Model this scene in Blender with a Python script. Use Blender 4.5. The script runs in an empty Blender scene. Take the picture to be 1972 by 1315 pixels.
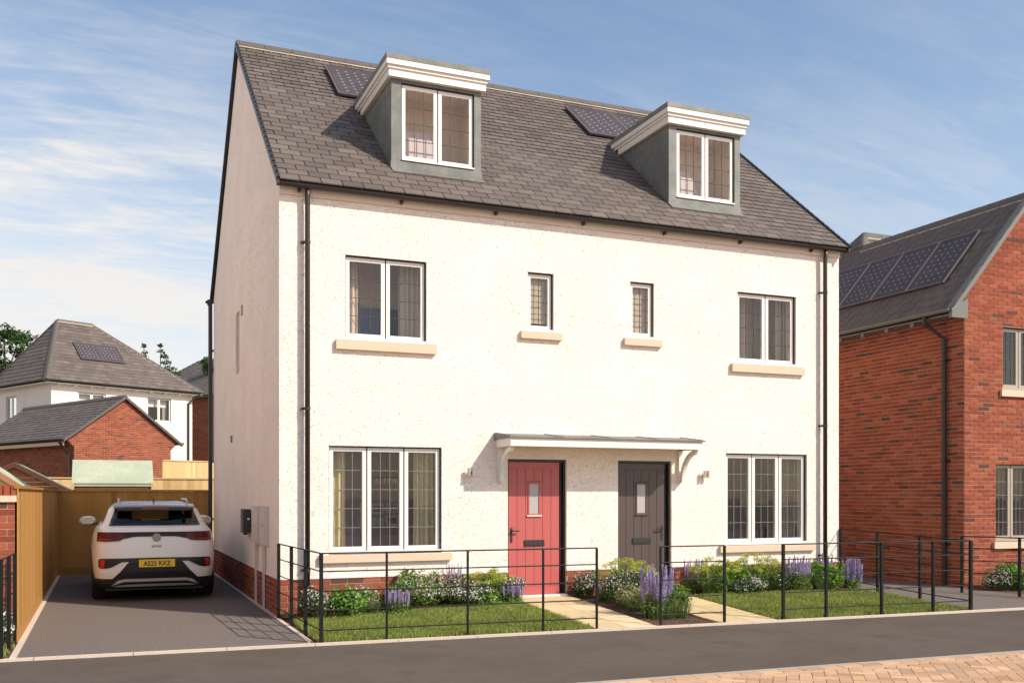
import bpy, bmesh, math, random
import numpy as np
from mathutils import Vector, Matrix
from mathutils.geometry import delaunay_2d_cdt
R = random.Random(7)
NR = np.random.RandomState(11)
sc = bpy.context.scene
C = sc.collection
V = Vector
PSI = .393
CAM = V((-2.104, -12.99, 1.61))

# ------------------------------------------------------------------ camera, world, sun, exposure
cd = bpy.data.cameras.new('camera'); cam = bpy.data.objects.new('camera', cd); C.objects.link(cam)
cam.location = CAM; cam.rotation_euler = (math.pi/2, 0, -PSI)
cd.sensor_width = 36; cd.lens = 1894.645/1972*36; cd.shift_y = (952.12-657.5)/1972
cd.clip_start = .1; cd.clip_end = 1200
sc.camera = cam

SUN_EL = math.radians(40)
SUN_DIR = V((.654*math.cos(SUN_EL), -.756*math.cos(SUN_EL), math.sin(SUN_EL)))   # towards the sun
sd = bpy.data.lights.new('sun', 'SUN'); sun = bpy.data.objects.new('sun', sd); C.objects.link(sun)
sd.energy = 3.5; sd.angle = math.radians(.7); sd.color = (1, .90, .76)
sun.rotation_euler = (-SUN_DIR).to_track_quat('-Z', 'Y').to_euler()

w = bpy.data.worlds.new('World'); sc.world = w; w.use_nodes = True
wt = w.node_tree; wt.nodes.clear()
def wn(t, **k):
    n = wt.nodes.new(t)
    for a, b in k.items(): setattr(n, a, b)
    return n
def wmath(op, a, b=None, clamp=False):
    n = wn('ShaderNodeMath', operation=op, use_clamp=clamp)
    for i, x in enumerate((a, b)):
        if x is None: continue
        if isinstance(x, (int, float)): n.inputs[i].default_value = x
        else: wt.links.new(x, n.inputs[i])
    return n.outputs[0]
sky = wn('ShaderNodeTexSky', sky_type='NISHITA', sun_disc=False)
sky.sun_elevation = SUN_EL
sky.sun_rotation = math.atan2(SUN_DIR.x, SUN_DIR.y)
sky.altitude = 50; sky.air_density = 1.1; sky.dust_density = 1.0; sky.ozone_density = 1.0
tc = wn('ShaderNodeTexCoord')
sep = wn('ShaderNodeSeparateXYZ'); wt.links.new(tc.outputs['Generated'], sep.inputs[0])
X_, Y_, Z_ = sep.outputs
side = wmath('ADD', wmath('MULTIPLY', X_, math.cos(PSI)), wmath('MULTIPLY', Y_, -math.sin(PSI)))
den = wmath('ADD', wmath('MAXIMUM', Z_, 0.0), .22)
comb = wn('ShaderNodeCombineXYZ')
wt.links.new(wmath('DIVIDE', X_, den), comb.inputs[0]); wt.links.new(wmath('DIVIDE', Y_, den), comb.inputs[1])
def cloud(scale, rot, stretch, detail, dist, lo, hi, rough=.55):
    mp = wn('ShaderNodeMapping'); mp.inputs['Rotation'].default_value = (0, 0, rot); mp.inputs['Scale'].default_value = (1, stretch, 1)
    wt.links.new(comb.outputs[0], mp.inputs[0])
    n = wn('ShaderNodeTexNoise'); n.inputs['Scale'].default_value = scale; n.inputs['Detail'].default_value = detail
    n.inputs['Distortion'].default_value = dist; n.inputs['Roughness'].default_value = rough
    wt.links.new(mp.outputs[0], n.inputs['Vector'])
    r = wn('ShaderNodeMapRange', interpolation_type='SMOOTHSTEP'); r.inputs['From Min'].default_value = lo; r.inputs['From Max'].default_value = hi
    wt.links.new(n.outputs['Fac'], r.inputs['Value'])
    return r.outputs[0]
def wmap(x, a, b, c=0., d=1.):
    r = wn('ShaderNodeMapRange', interpolation_type='SMOOTHSTEP')
    for k, v in zip(('From Min', 'From Max', 'To Min', 'To Max'), (a, b, c, d)): r.inputs[k].default_value = v
    wt.links.new(x, r.inputs['Value']); return r.outputs[0]
big = cloud(1.5, .5, 2.6, 9, .5, .40, .72, .6)
fine = cloud(4.2, .9, 4.5, 9, .8, .40, .78, .66)
lw = wmap(side, -.55, .12, 1., 0.)
hz = wmap(Z_, .02, .46, 1., 0.)
topw = wmap(Z_, .20, .50, 1., .22)
veil = wmath('MULTIPLY', wmath('ADD', wmath('MULTIPLY', big, .75), wmath('MULTIPLY', fine, .50)), wmath('ADD', wmath('MULTIPLY', lw, .80), .36))
veil = wmath('MULTIPLY', veil, topw)
base = wmath('ADD', wmath('MULTIPLY', hz, wmath('ADD', wmath('MULTIPLY', lw, .62), .26)), wmap(side, -1., -.50, .85, 0.))  # last term: cloud cover added out of view on the left to brighten the gable
cov = wmath('MINIMUM', wmath('ADD', veil, base), .93)
mixc = wn('ShaderNodeMix', data_type='RGBA')
wt.links.new(cov, mixc.inputs[0]); wt.links.new(sky.outputs[0], mixc.inputs[6])
mixc.inputs[7].default_value = (5.35, 5.15, 4.95, 1)
bg = wn('ShaderNodeBackground'); bg.inputs[1].default_value = .117
wt.links.new(mixc.outputs[2], bg.inputs[0])
wo = wn('ShaderNodeOutputWorld'); wt.links.new(bg.outputs[0], wo.inputs[0])

vs = sc.view_settings
sc.display_settings.display_device = 'sRGB'
vs.view_transform = 'Standard'; vs.look = 'None'; vs.exposure = .56; vs.gamma = 1; vs.use_curve_mapping = False
sc.cycles.max_bounces = 8; sc.cycles.transparent_max_bounces = 24

# ------------------------------------------------------------------ materials
def mat(name, col, rough=.8, col2=None, scale=4., metal=0., var=0., bump=0., bscale=60., spec=.5, rand=None, ramp=None,
        coord='world', detail=4., coat=0., wear=None, bdist=.01, trans=0., rv=.14):
    """base colour varied by noise; rand: 'object' or 'island' picks a colour of ramp per piece"""
    m = bpy.data.materials.new(name); m.use_nodes = True
    t = m.node_tree; b = t.nodes['Principled BSDF']
    b.inputs['Roughness'].default_value = rough; b.inputs['Metallic'].default_value = metal
    b.inputs['Specular IOR Level'].default_value = spec
    if coat: b.inputs['Coat Weight'].default_value = coat; b.inputs['Coat Roughness'].default_value = .05
    g = t.nodes.new('ShaderNodeNewGeometry')
    out = None
    def rgb(c):
        n = t.nodes.new('ShaderNodeRGB'); n.outputs[0].default_value = (*c, 1); return n.outputs[0]
    def mixn(f, a, c, mode='MIX'):
        n = t.nodes.new('ShaderNodeMix'); n.data_type = 'RGBA'; n.blend_type = mode
        for i, x in ((0, f), (6, a), (7, c)):
            if isinstance(x, float): n.inputs[i].default_value = x
            else: t.links.new(x, n.inputs[i])
        return n.outputs[2]
    def noise(s, d=4., r=.55, vec=None):
        n = t.nodes.new('ShaderNodeTexNoise'); n.inputs['Scale'].default_value = s; n.inputs['Detail'].default_value = d
        n.inputs['Roughness'].default_value = r
        if vec is None:
            if coord == 'object':
                q = t.nodes.new('ShaderNodeTexCoord'); vec = q.outputs['Object']
            else: vec = g.outputs['Position']
        t.links.new(vec, n.inputs['Vector']); return n.outputs['Fac']
    if ramp:
        cr = t.nodes.new('ShaderNodeValToRGB'); cr.color_ramp.interpolation = 'CONSTANT'
        el = cr.color_ramp.elements
        while len(el) < len(ramp): el.new(.5)
        for e, (p, c) in zip(el, ramp): e.position = p; e.color = (*c, 1)
        if rand == 'island': src = g.outputs['Random Per Island']
        else: src = t.nodes.new('ShaderNodeObjectInfo').outputs['Random']
        t.links.new(src, cr.inputs[0]); out = cr.outputs[0]
        # a second, continuous brightness variation
        mm = t.nodes.new('ShaderNodeMath'); mm.operation = 'MULTIPLY'; mm.inputs[1].default_value = 37.7; t.links.new(src, mm.inputs[0])
        fr = t.nodes.new('ShaderNodeMath'); fr.operation = 'FRACT'; t.links.new(mm.outputs[0], fr.inputs[0])
        hs = t.nodes.new('ShaderNodeHueSaturation'); mr = t.nodes.new('ShaderNodeMapRange'); mr.inputs['To Min'].default_value = 1-rv; mr.inputs['To Max'].default_value = 1+rv
        t.links.new(fr.outputs[0], mr.inputs[0]); t.links.new(mr.outputs[0], hs.inputs['Value']); t.links.new(out, hs.inputs['Color']); out = hs.outputs[0]
    else: out = rgb(col)
    if col2 is not None:
        r = t.nodes.new('ShaderNodeMapRange'); r.inputs['From Min'].default_value = .36; r.inputs['From Max'].default_value = .64
        t.links.new(noise(scale, detail), r.inputs[0]); out = mixn(r.outputs[0], out, rgb(col2))
    if var:
        hs = t.nodes.new('ShaderNodeHueSaturation'); mr = t.nodes.new('ShaderNodeMapRange'); mr.inputs['From Min'].default_value = .3; mr.inputs['From Max'].default_value = .7
        mr.inputs['To Min'].default_value = 1-var; mr.inputs['To Max'].default_value = 1+var
        t.links.new(noise(scale*5, 6, .65), mr.inputs[0]); t.links.new(mr.outputs[0], hs.inputs['Value']); t.links.new(out, hs.inputs['Color']); out = hs.outputs[0]
    if wear:   # (colour, scale, threshold) blotches of dirt
        r = t.nodes.new('ShaderNodeMapRange'); r.inputs['From Min'].default_value = wear[2]; r.inputs['From Max'].default_value = wear[2]+.12
        r.inputs['To Max'].default_value = .8
        t.links.new(noise(wear[1], 8, .7), r.inputs[0]); out = mixn(r.outputs[0], out, rgb(wear[0]))
    t.links.new(out, b.inputs['Base Color'])
    if bump:
        bn = t.nodes.new('ShaderNodeBump'); bn.inputs['Strength'].default_value = bump; bn.inputs['Distance'].default_value = bdist
        t.links.new(noise(bscale, 5, .6), bn.inputs['Height']); t.links.new(bn.outputs[0], b.inputs['Normal'])
    if trans:
        tr = t.nodes.new('ShaderNodeBsdfTranslucent'); t.links.new(out, tr.inputs[0])
        mx = t.nodes.new('ShaderNodeMixShader'); mx.inputs[0].default_value = trans
        t.links.new(b.outputs[0], mx.inputs[1]); t.links.new(tr.outputs[0], mx.inputs[2])
        t.links.new(mx.outputs[0], t.nodes['Material Output'].inputs[0])
    return m

def stucco(name, col, fleck=True):
    m = mat(name, col, .92, tuple(c*.93 for c in col), 1.3, var=.025, spec=.2)
    t = m.node_tree; b = t.nodes['Principled BSDF']; g = [n for n in t.nodes if n.type == 'NEW_GEOMETRY'][0]
    n1 = t.nodes.new('ShaderNodeTexNoise'); n1.inputs['Scale'].default_value = 30; n1.inputs['Detail'].default_value = 6; n1.inputs['Roughness'].default_value = .6; n1.inputs['Distortion'].default_value = 1.
    t.links.new(g.outputs['Position'], n1.inputs['Vector'])
    n2 = t.nodes.new('ShaderNodeTexNoise'); n2.inputs['Scale'].default_value = 30; n2.inputs['Detail'].default_value = 3; n2.inputs['Distortion'].default_value = 2.2
    t.links.new(g.outputs['Position'], n2.inputs['Vector'])
    pit = t.nodes.new('ShaderNodeMapRange'); pit.inputs['From Min'].default_value = .29; pit.inputs['From Max'].default_value = .40
    t.links.new(n2.outputs['Fac'], pit.inputs[0])
    ad = t.nodes.new('ShaderNodeMath'); ad.operation = 'MULTIPLY_ADD'; ad.inputs[1].default_value = .9
    t.links.new(pit.outputs[0], ad.inputs[0]); t.links.new(n1.outputs['Fac'], ad.inputs[2])
    bn = t.nodes.new('ShaderNodeBump'); bn.inputs['Strength'].default_value = .8; bn.inputs['Distance'].default_value = .014
    t.links.new(ad.outputs[0], bn.inputs['Height']); t.links.new(bn.outputs[0], b.inputs['Normal'])
    if fleck:
        old = b.inputs['Base Color'].links[0].from_socket
        mx = t.nodes.new('ShaderNodeMix'); mx.data_type = 'RGBA'
        fm = t.nodes.new('ShaderNodeMapRange'); fm.inputs['From Min'].default_value = .27; fm.inputs['From Max'].default_value = .35; fm.inputs['To Min'].default_value = .38; fm.inputs['To Max'].default_value = 0
        t.links.new(n2.outputs['Fac'], fm.inputs[0]); t.links.new(fm.outputs[0], mx.inputs[0]); t.links.new(old, mx.inputs[6])
        mx.inputs[7].default_value = (.30, .285, .26, 1); t.links.new(mx.outputs[2], b.inputs['Base Color'])
    return m

def glass(name, tint=(.975, .975, .965), ior=1.5, rough=.015, gloss=(1, 1, 1)):
    m = bpy.data.materials.new(name); m.use_nodes = True; t = m.node_tree; t.nodes.clear()
    o = t.nodes.new('ShaderNodeOutputMaterial'); mx = t.nodes.new('ShaderNodeMixShader')
    tr = t.nodes.new('ShaderNodeBsdfTransparent'); tr.inputs[0].default_value = (*tint, 1)
    gl = t.nodes.new('ShaderNodeBsdfGlossy'); gl.inputs['Roughness'].default_value = rough; gl.inputs[0].default_value = (*gloss, 1)
    fr = t.nodes.new('ShaderNodeFresnel'); fr.inputs[0].default_value = ior
    ge = t.nodes.new('ShaderNodeNewGeometry'); sb = t.nodes.new('ShaderNodeMath'); sb.operation = 'SUBTRACT'; sb.inputs[0].default_value = 1; t.links.new(ge.outputs['Backfacing'], sb.inputs[1])
    ml = t.nodes.new('ShaderNodeMath'); ml.operation = 'MULTIPLY'; t.links.new(fr.outputs[0], ml.inputs[0]); t.links.new(sb.outputs[0], ml.inputs[1])
    m2 = t.nodes.new('ShaderNodeMath'); m2.operation = 'MULTIPLY'; m2.use_clamp = True; m2.inputs[1].default_value = 1.15; t.links.new(ml.outputs[0], m2.inputs[0]); fr = m2
    t.links.new(fr.outputs[0], mx.inputs[0]); t.links.new(tr.outputs[0], mx.inputs[1]); t.links.new(gl.outputs[0], mx.inputs[2]); t.links.new(mx.outputs[0], o.inputs[0])
    return m

BR = [(0, (.285, .068, .036)), (.2, (.31, .080, .042)), (.42, (.255, .060, .033)), (.6, (.335, .092, .05)), (.78, (.24, .060, .036)), (.92, (.12, .055, .042)), (.965, (.27, .095, .055))]
SL = [(0, (.134, .107, .091)), (.25, (.146, .117, .100)), (.5, (.122, .098, .084)), (.75, (.156, .126, .108)), (.92, (.138, .108, .095))]
BL = [(0, (.50, .31, .185)), (.2, (.53, .34, .21)), (.4, (.47, .285, .175)), (.6, (.56, .37, .24)), (.8, (.50, .32, .205)), (.92, (.45, .30, .20))]
SB = [(0, (.60, .46, .26)), (.3, (.64, .50, .30)), (.6, (.57, .43, .245)), (.85, (.66, .53, .33))]
FB = [(0, (.40, .205, .055)), (.25, (.43, .222, .062)), (.5, (.37, .188, .05)), (.75, (.45, .24, .07)), (.9, (.39, .205, .062))]
LB = [(0, (.62, .42, .20)), (.3, (.66, .46, .23)), (.6, (.58, .38, .175)), (.85, (.68, .5, .27))]
def pair(name, ramp, **k):
    return (mat(name+'_piece', (0, 0, 0), rand='object', ramp=ramp, **k), mat(name, (0, 0, 0), rand='island', ramp=ramp, **k))
M = dict(
    render=stucco('cream_render', (.95, .82, .74)),
    smooth=mat('smooth_render', (.80, .70, .61), .85, var=.02, bump=.1),
    brick=pair('red_brick', BR, rough=.88, col2=None, var=.14, scale=9, bump=.35, bscale=140, spec=.25, bdist=.006),
    slate=pair('slate', SL, rough=.62, var=.10, scale=7, bump=.3, bscale=70, spec=.35, bdist=.004),
    tile=pair('roof_tile', [(0, (.125, .102, .088)), (.5, (.130, .106, .092))], rough=.7, var=.10, scale=7, bump=.2, bscale=60, spec=.3, bdist=.004, rv=.03),
    block=pair('block_paver', BL, rough=.9, var=.13, scale=8, bump=.3, bscale=120, spec=.2),
    slab=pair('buff_slab', SB, rough=.85, var=.08, scale=6, bump=.2, bscale=100, spec=.25),
    fence=pair('fence_board', FB, rough=.8, var=.10, scale=3, bump=.15, spec=.2),
    lfence=pair('pale_fence_board', LB, rough=.8, var=.08, scale=3, bump=.15, spec=.2),
    mortar=mat('mortar', (.50, .33, .22), .95, var=.06),
    mortar_dark=mat('dark_mortar', (.42, .32, .24), .95, var=.06),  # darker mortar behind the plinth bricks and path slabs
    underlay=mat('roofing_underlay', (.03, .027, .026), .95),
    ridge=mat('ridge_tile', (.115, .098, .088), .75, var=.10, scale=3, bump=.2),
    pale_mortar=mat('pale_mortar', (.55, .46, .34), .9),
    white=mat('white_upvc', (.80, .76, .72), .35, spec=.4),
    wood=mat('white_painted_wood', (.80, .75, .69), .45, var=.02),
    dark=mat('black_plastic', (.028, .025, .024), .42),
    gasket=mat('dark_gasket', (.016, .011, .009), .7),
    lead=mat('lead_sheet', (.145, .15, .14), .6, (.205, .205, .185), 3.5, var=.12, bump=.25, bscale=12, metal=.15),
    leadstrip=mat('leading', (.07, .07, .07), .5, metal=.3),
    leadwhite=mat('pale_leading', (.26, .26, .255), .5, metal=.2),
    stone=mat('sill_stone', (.70, .52, .385), .85, var=.04, scale=5, bump=.12),
    glass=glass('window_glass'),
    frost=mat('frosted_glass', (.42, .40, .385), .22, var=.03),
    reddoor=mat('red_door_paint', (.47, .105, .098), .42, var=.03),
    darkdoor=mat('brown_grey_door_paint', (.085, .060, .055), .38, var=.04),
    taupe=mat('taupe_frame', (.40, .34, .28), .45),
    gutter_grey=mat('grey_metal', (.16, .155, .14), .5),
    wallpurple=mat('purple_grey_wall', (.52, .45, .51), .9),
    wallbeige=mat('beige_wall', (.84, .70, .56), .9),
    walltan=mat('tan_wall', (.88, .70, .48), .9, (.76, .60, .41), 1.6),
    ceil=mat('white_ceiling', (.75, .72, .68), .9),
    carpet=mat('carpet', (.55, .46, .38), .95),
    blue=mat('blue_upholstery', (.18, .19, .33), .8),
    navy=mat('navy_upholstery', (.018, .028, .055), .8),
    pinkish=mat('pink_white_plaster', (.70, .58, .60), .9),
    asphalt=mat('drive_asphalt', (.195, .165, .146), .93, (.125, .104, .092), 34, var=.30, bump=.6, bscale=80, spec=.2, bdist=.006),
    road=mat('road_asphalt', (.088, .070, .056), .88, (.108, .087, .072), .9, var=.09, bump=.25, bscale=260, spec=.25, bdist=.004, wear=((.076, .060, .048), .9, .56)),
    kerb=mat('kerb_stone', (.60, .49, .41), .85, var=.07, scale=5),
    greykerb=mat('grey_kerb', (.36, .325, .29), .85, var=.06, scale=5),
    soil=mat('bark_mulch', (.075, .036, .024), .95, (.12, .06, .04), 14, var=.3, bump=.8, bscale=70),
    lawn=mat('lawn_soil', (.17, .19, .04), .95, (.12, .15, .03), 3, var=.3),
    field=mat('rough_ground', (.20, .165, .125), .95, (.14, .14, .07), .15, var=.1),
    iron=mat('black_iron', (.007, .009, .008), .55, spec=.25),
    pvback=mat('panel_backing', (.085, .068, .085), .45, spec=.2),
    pvcell=mat('solar_cell', (.070, .057, .064), .5, (.090, .074, .080), 3, spec=.15),
    pvdot=mat('cell_gap_dot', (.36, .33, .34), .5),
    alu=mat('aluminium', (.24, .21, .185), .45, metal=.4),
    felt=mat('pale_green_felt', (.37, .42, .31), .95, (.44, .48, .36), 2.5, var=.08, bump=.4, bscale=90),
    shedwood=mat('brown_shed_boards', (.34, .155, .085), .85, var=.10),
    shedlight=mat('light_shed_boards', (.66, .46, .25), .85, var=.08),
    conduit=mat('pale_conduit', (.62, .55, .52), .55),
    curtain=mat('cream_curtain', (.80, .70, .46), .9, var=.04, trans=.3),
    curtain2=mat('beige_curtain', (.80, .68, .56), .9, var=.04, trans=.3),
    curtaingrey=mat('grey_brown_curtain', (.45, .38, .35), .9, var=.05, trans=.3),
    blind=mat('tan_blind', (.58, .47, .36), .9, var=.03, trans=.2),
)

# ------------------------------------------------------------------ mesh helpers
class MB:
    def __init__(s): s.v = []; s.f = []; s.m = []
    def add(s, vs, fs, mi=0):
        o = len(s.v); s.v += [tuple(v) for v in vs]; s.f += [tuple(o+i for i in f) for f in fs]; s.m += [mi]*len(fs); return s
    def obox(s, p, ex, ey, ez, mi=0):
        p, ex, ey, ez = V(p), V(ex), V(ey), V(ez)
        q = [p, p+ex, p+ex+ey, p+ey, p+ez, p+ex+ez, p+ex+ey+ez, p+ey+ez]
        F = [(0, 3, 2, 1), (4, 5, 6, 7), (0, 1, 5, 4), (1, 2, 6, 5), (2, 3, 7, 6), (3, 0, 4, 7)]
        if ex.cross(ey).dot(ez) < 0: F = [f[::-1] for f in F]
        return s.add(q, F, mi)
    def box(s, x0, x1, y0, y1, z0, z1, mi=0): return s.obox((x0, y0, z0), (x1-x0, 0, 0), (0, y1-y0, 0), (0, 0, z1-z0), mi)
    def prism(s, pts, ext, mi=0):
        """polygon pts (3D) extruded by ext"""
        n = len(pts); ext = V(ext); a = [V(p) for p in pts]; b = [p+ext for p in a]
        nrm = V((0, 0, 0))
        for i in range(n): nrm += a[i].cross(a[(i+1) % n])
        if nrm.dot(ext) > 0: a, b = b, a
        # a is now the cap whose normal points along -(b-a)
        fs = [tuple(range(n)), tuple(range(2*n-1, n-1, -1))]
        fs += [((i+1) % n, i, n+i, n+(i+1) % n) for i in range(n)]
        return s.add(a+b, fs, mi)
    def tube(s, pts, r, n=10, mi=0, r2=None, cap=True):
        pts = [V(p) for p in pts]; rings = []
        up = None
        for i, p in enumerate(pts):
            d = (pts[min(i+1, len(pts)-1)]-pts[max(i-1, 0)]).normalized()
            if up is None: up = V((0, 0, 1)) if abs(d.z) < .9 else V((1, 0, 0))
            a = d.cross(up).normalized(); b = a.cross(d).normalized(); up = b
            rr = r if r2 is None else r+(r2-r)*i/(len(pts)-1)
            rings.append([p+(a*math.cos(t)+b*math.sin(t))*rr for t in [2*math.pi*k/n for k in range(n)]])
        vs = [q for g in rings for q in g]; fs = []
        for i in range(len(pts)-1):
            for k in range(n): fs.append((i*n+k, i*n+(k+1) % n, (i+1)*n+(k+1) % n, (i+1)*n+k))
        if cap: fs += [tuple(range(n-1, -1, -1)), tuple(range((len(pts)-1)*n, len(pts)*n))]
        return s.add(vs, fs, mi)
    def panel(s, O, U, W, wd, ht, th, openings=(), mi=0):
        """slab with rectangular openings; O corner, U along, W up, thickness th inward (away from U x W normal)"""
        O, U, W = V(O), V(U).normalized(), V(W).normalized(); N = U.cross(W)
        us = sorted({0, wd, *[a for o in openings for a in o[:2] if 0 < a < wd]}); ws = sorted({0, ht, *[a for o in openings for a in o[2:] if 0 < a < ht]})
        def solid(i, j):
            if not (0 <= i < len(us)-1 and 0 <= j < len(ws)-1): return False
            cu, cw = (us[i]+us[i+1])/2, (ws[j]+ws[j+1])/2
            return not any(o[0] < cu < o[1] and o[2] < cw < o[3] for o in openings)
        P = lambda a, b, d: O+U*a+W*b-N*d
        for i in range(len(us)-1):
            for j in range(len(ws)-1):
                if not solid(i, j): continue
                a, b, c, d = us[i], us[i+1], ws[j], ws[j+1]
                s.add([P(a, c, 0), P(b, c, 0), P(b, d, 0), P(a, d, 0)], [(0, 1, 2, 3)], mi)
                s.add([P(a, c, th), P(b, c, th), P(b, d, th), P(a, d, th)], [(3, 2, 1, 0)], mi)
                if not solid(i-1, j): s.add([P(a, c, 0), P(a, d, 0), P(a, d, th), P(a, c, th)], [(0, 1, 2, 3)], mi)
                if not solid(i+1, j): s.add([P(b, c, 0), P(b, d, 0), P(b, d, th), P(b, c, th)], [(3, 2, 1, 0)], mi)
                if not solid(i, j-1): s.add([P(a, c, 0), P(b, c, 0), P(b, c, th), P(a, c, th)], [(3, 2, 1, 0)], mi)
                if not solid(i, j+1): s.add([P(a, d, 0), P(b, d, 0), P(b, d, th), P(a, d, th)], [(0, 1, 2, 3)], mi)
        return s
    def build(s, name, mats, parent=None, M4=None, smooth=False, kind=None, label=None):
        me = bpy.data.meshes.new(name); me.from_pydata(s.v, [], s.f)
        if not isinstance(mats, (list, tuple)): mats = [mats]
        for m in mats: me.materials.append(m)
        if len(mats) > 1: me.polygons.foreach_set('material_index', s.m)
        if smooth: me.polygons.foreach_set('use_smooth', [True]*len(me.polygons))
        return link(name, me, parent, M4, kind, label)
def link(name, me, parent=None, M4=None, kind=None, label=None):
    o = bpy.data.objects.new(name, me); C.objects.link(o)
    if parent is not None:
        o.parent = parent
        if parent.type == 'EMPTY' and parent.get('_w'): o.matrix_parent_inverse = Matrix.Translation(-V(parent['_w']))
    if M4 is not None: o.matrix_basis = M4
    if kind: o['kind'] = kind
    if label: o['label'] = label
    return o
def thing(name, label, cat, loc=(0, 0, 0), group=None, local=False, rz=0):
    """an Empty at the thing's base; children keep world coordinates unless local"""
    o = bpy.data.objects.new(name, None); C.objects.link(o); o.location = loc; o.rotation_euler = (0, 0, rz)
    o.empty_display_size = .2
    o['label'] = label; o['category'] = cat
    if group: o['group'] = group
    if not local: o['_w'] = list(loc)
    return o
def tag(o, label, cat, group=None):
    o['label'] = label; o['category'] = cat
    if group: o['group'] = group
    return o
def struct(o): o['kind'] = 'structure'; return o
def copy_tree(o, parent=None):
    c = o.copy(); C.objects.link(c); c.parent = parent
    for ch in list(o.children): copy_tree(ch, c)
    return c

cube = bpy.data.meshes.new('unit_piece')
cube.from_pydata([(0, 0, 0), (1, 0, 0), (1, 1, 0), (0, 1, 0), (0, 0, 1), (1, 0, 1), (1, 1, 1), (0, 1, 1)], [],
                 [(0, 3, 2, 1), (4, 5, 6, 7), (0, 1, 5, 4), (1, 2, 6, 5), (2, 3, 7, 6), (3, 0, 4, 7)])
FW = V((math.sin(PSI), math.cos(PSI), 0)); RT = V((math.cos(PSI), -math.sin(PSI), 0))
def pix(p):
    d = V(p)-CAM; z = d.dot(FW)
    if z < .3: return None
    return 986+1894.645*d.dot(RT)/z, 952.1-1894.645*d.z/z, z
_cm = {}
def piece_mesh(m):
    if m.name not in _cm:
        c = cube.copy(); c.name = m.name; c.materials.append(m); _cm[m.name] = c
    return _cm[m.name]
def pieces(root, name, items, mp, limit=300, mass=None, hidden=None):
    """items (p, ex, ey, ez[, facing]): the ones that show largest become parts, the rest one joined part"""
    sc_ = []
    for i, it in enumerate(items):
        p, ex, ey, ez = map(V, it[:4]); c = p+(ex+ey+ez)/2; q = pix(c)
        s = 0
        if q and -10 < q[0] < 1982 and -10 < q[1] < 1325:
            d = (c-CAM).normalized(); a = abs(ex.cross(ez).dot(d)) if len(it) < 5 else abs(ex.cross(ey).dot(d))
            s = a/q[2]**2
            if hidden and hidden(q[0], q[1], c): s *= 1e-4
        sc_.append((-s, i))
    sc_.sort(); top = {i for s, i in sc_[:limit]}
    mb = MB(); nrest = 0
    for i, it in enumerate(items):
        p, ex, ey, ez = map(V, it[:4])
        if i in top:
            if ex.cross(ey).dot(ez) < 0: p = p+ex; ex = -ex
            m4 = Matrix(((ex.x, ey.x, ez.x, p.x), (ex.y, ey.y, ez.y, p.y), (ex.z, ey.z, ez.z, p.z), (0, 0, 0, 1)))
            o = link(name, piece_mesh(mp[0]), root); 
            o.matrix_basis = m4
        else: mb.obox(p, ex, ey, ez); nrest += 1
    if nrest: mb.build(mass or name+'s', mp[1], root, kind='stuff')

def brickwork(O, U, N, length, z0, z1, course=.0714, bl=.225, joint=.0125, openings=(), clip=None, depth=.09, start=0., hdr_end=True):
    """running bond boxes on a wall whose face starts at O, runs along U, faces N"""
    O, U, N = V(O), V(U).normalized(), V(N).normalized(); it = []
    rows = int(round((z1-z0)/course)); ch = (z1-z0)/rows
    for r in range(rows):
        za, zb = z0+r*ch, z0+(r+1)*ch
        u = start-(bl/2 if r % 2 else 0)
        lo, hi = (0, length) if clip is None else clip((za+zb)/2)
        segs = []
        while u < hi:
            a, b = max(u, lo), min(u+bl, hi); u += bl
            if b-a < .03: continue
            seg = [(a, b)]
            for o in openings:
                if o[2] < (za+zb)/2 < o[3]:
                    ns = []
                    for (p, q) in seg:
                        if q <= o[0] or p >= o[1]: ns.append((p, q))
                        else:
                            if p < o[0]: ns.append((p, o[0]+joint/2))
                            if q > o[1]: ns.append((o[1]-joint/2, q))
                    seg = ns
            segs += seg
        for a, b in segs:
            if b-a < .028: continue
            j = R.uniform(-.001, .003)
            it.append((O+U*(a+joint/2)+V((0, 0, za+joint/2))-N*(depth-.003), U*(b-a-joint), N*(depth+j), V((0, 0, ch-joint))))
    return it

def slates(O, U, W, N, length, row, tw, th, span, skip=None, joint=.009, jit=.002, cuts=(), dnm=.002):
    """overlapping slates going up W from the eave; span(v)->(u0,u1)"""
    O, U, W, N = V(O), V(U).normalized(), V(W).normalized(), V(N).normalized(); it = []
    n = int(round(length/row)); row = length/n
    for r in range(n):
        v0 = r*row; lo, hi = span(v0+row/2)
        u = math.floor(lo/tw)*tw-(tw/2 if r % 2 else 0)
        while u < hi:
            a, b = max(u, lo), min(u+tw, hi); u += tw
            if b-a < .03: continue
            if skip and skip((a+b)/2, v0+row/2): continue
            segs = [(a, b)]
            for (c0, c1, d0, d1) in cuts:
                if d0 < v0+row*.55 < d1:
                    ns = []
                    for p_, q_ in segs:
                        if q_ <= c0 or p_ >= c1: ns.append((p_, q_))
                        else:
                            if p_ < c0: ns.append((p_, c0))
                            if q_ > c1: ns.append((c1, q_))
                    segs = ns
            dv = R.uniform(-jit, jit); dn = R.uniform(0, dnm)
            for a_, b_ in segs:
                if b_-a_ < joint+.008: continue
                p = O+U*(a_+joint/2)+W*(v0+dv)+N*(th*.9+dn-th)
                ey = W*(row*1.12)-N*(th*.95)
                it.append((p, U*(b_-a_-joint), ey, N*th, 1))
    return it

# ground height: the front gardens rise gently to the house
def cl(x): return max(0., min(1., x))
def gz(x, y):
    sy = cl((y+2.45)/2.4)
    sx = cl(x/2.6) if x < 8 else 1-.85*cl((x-8)/3.2)
    return .14*sx*sy
YA = lambda x: -2.35-.05*x       # line between the gardens and the road
YK = lambda x: -5.375-.037*x     # far kerb of the road

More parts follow.
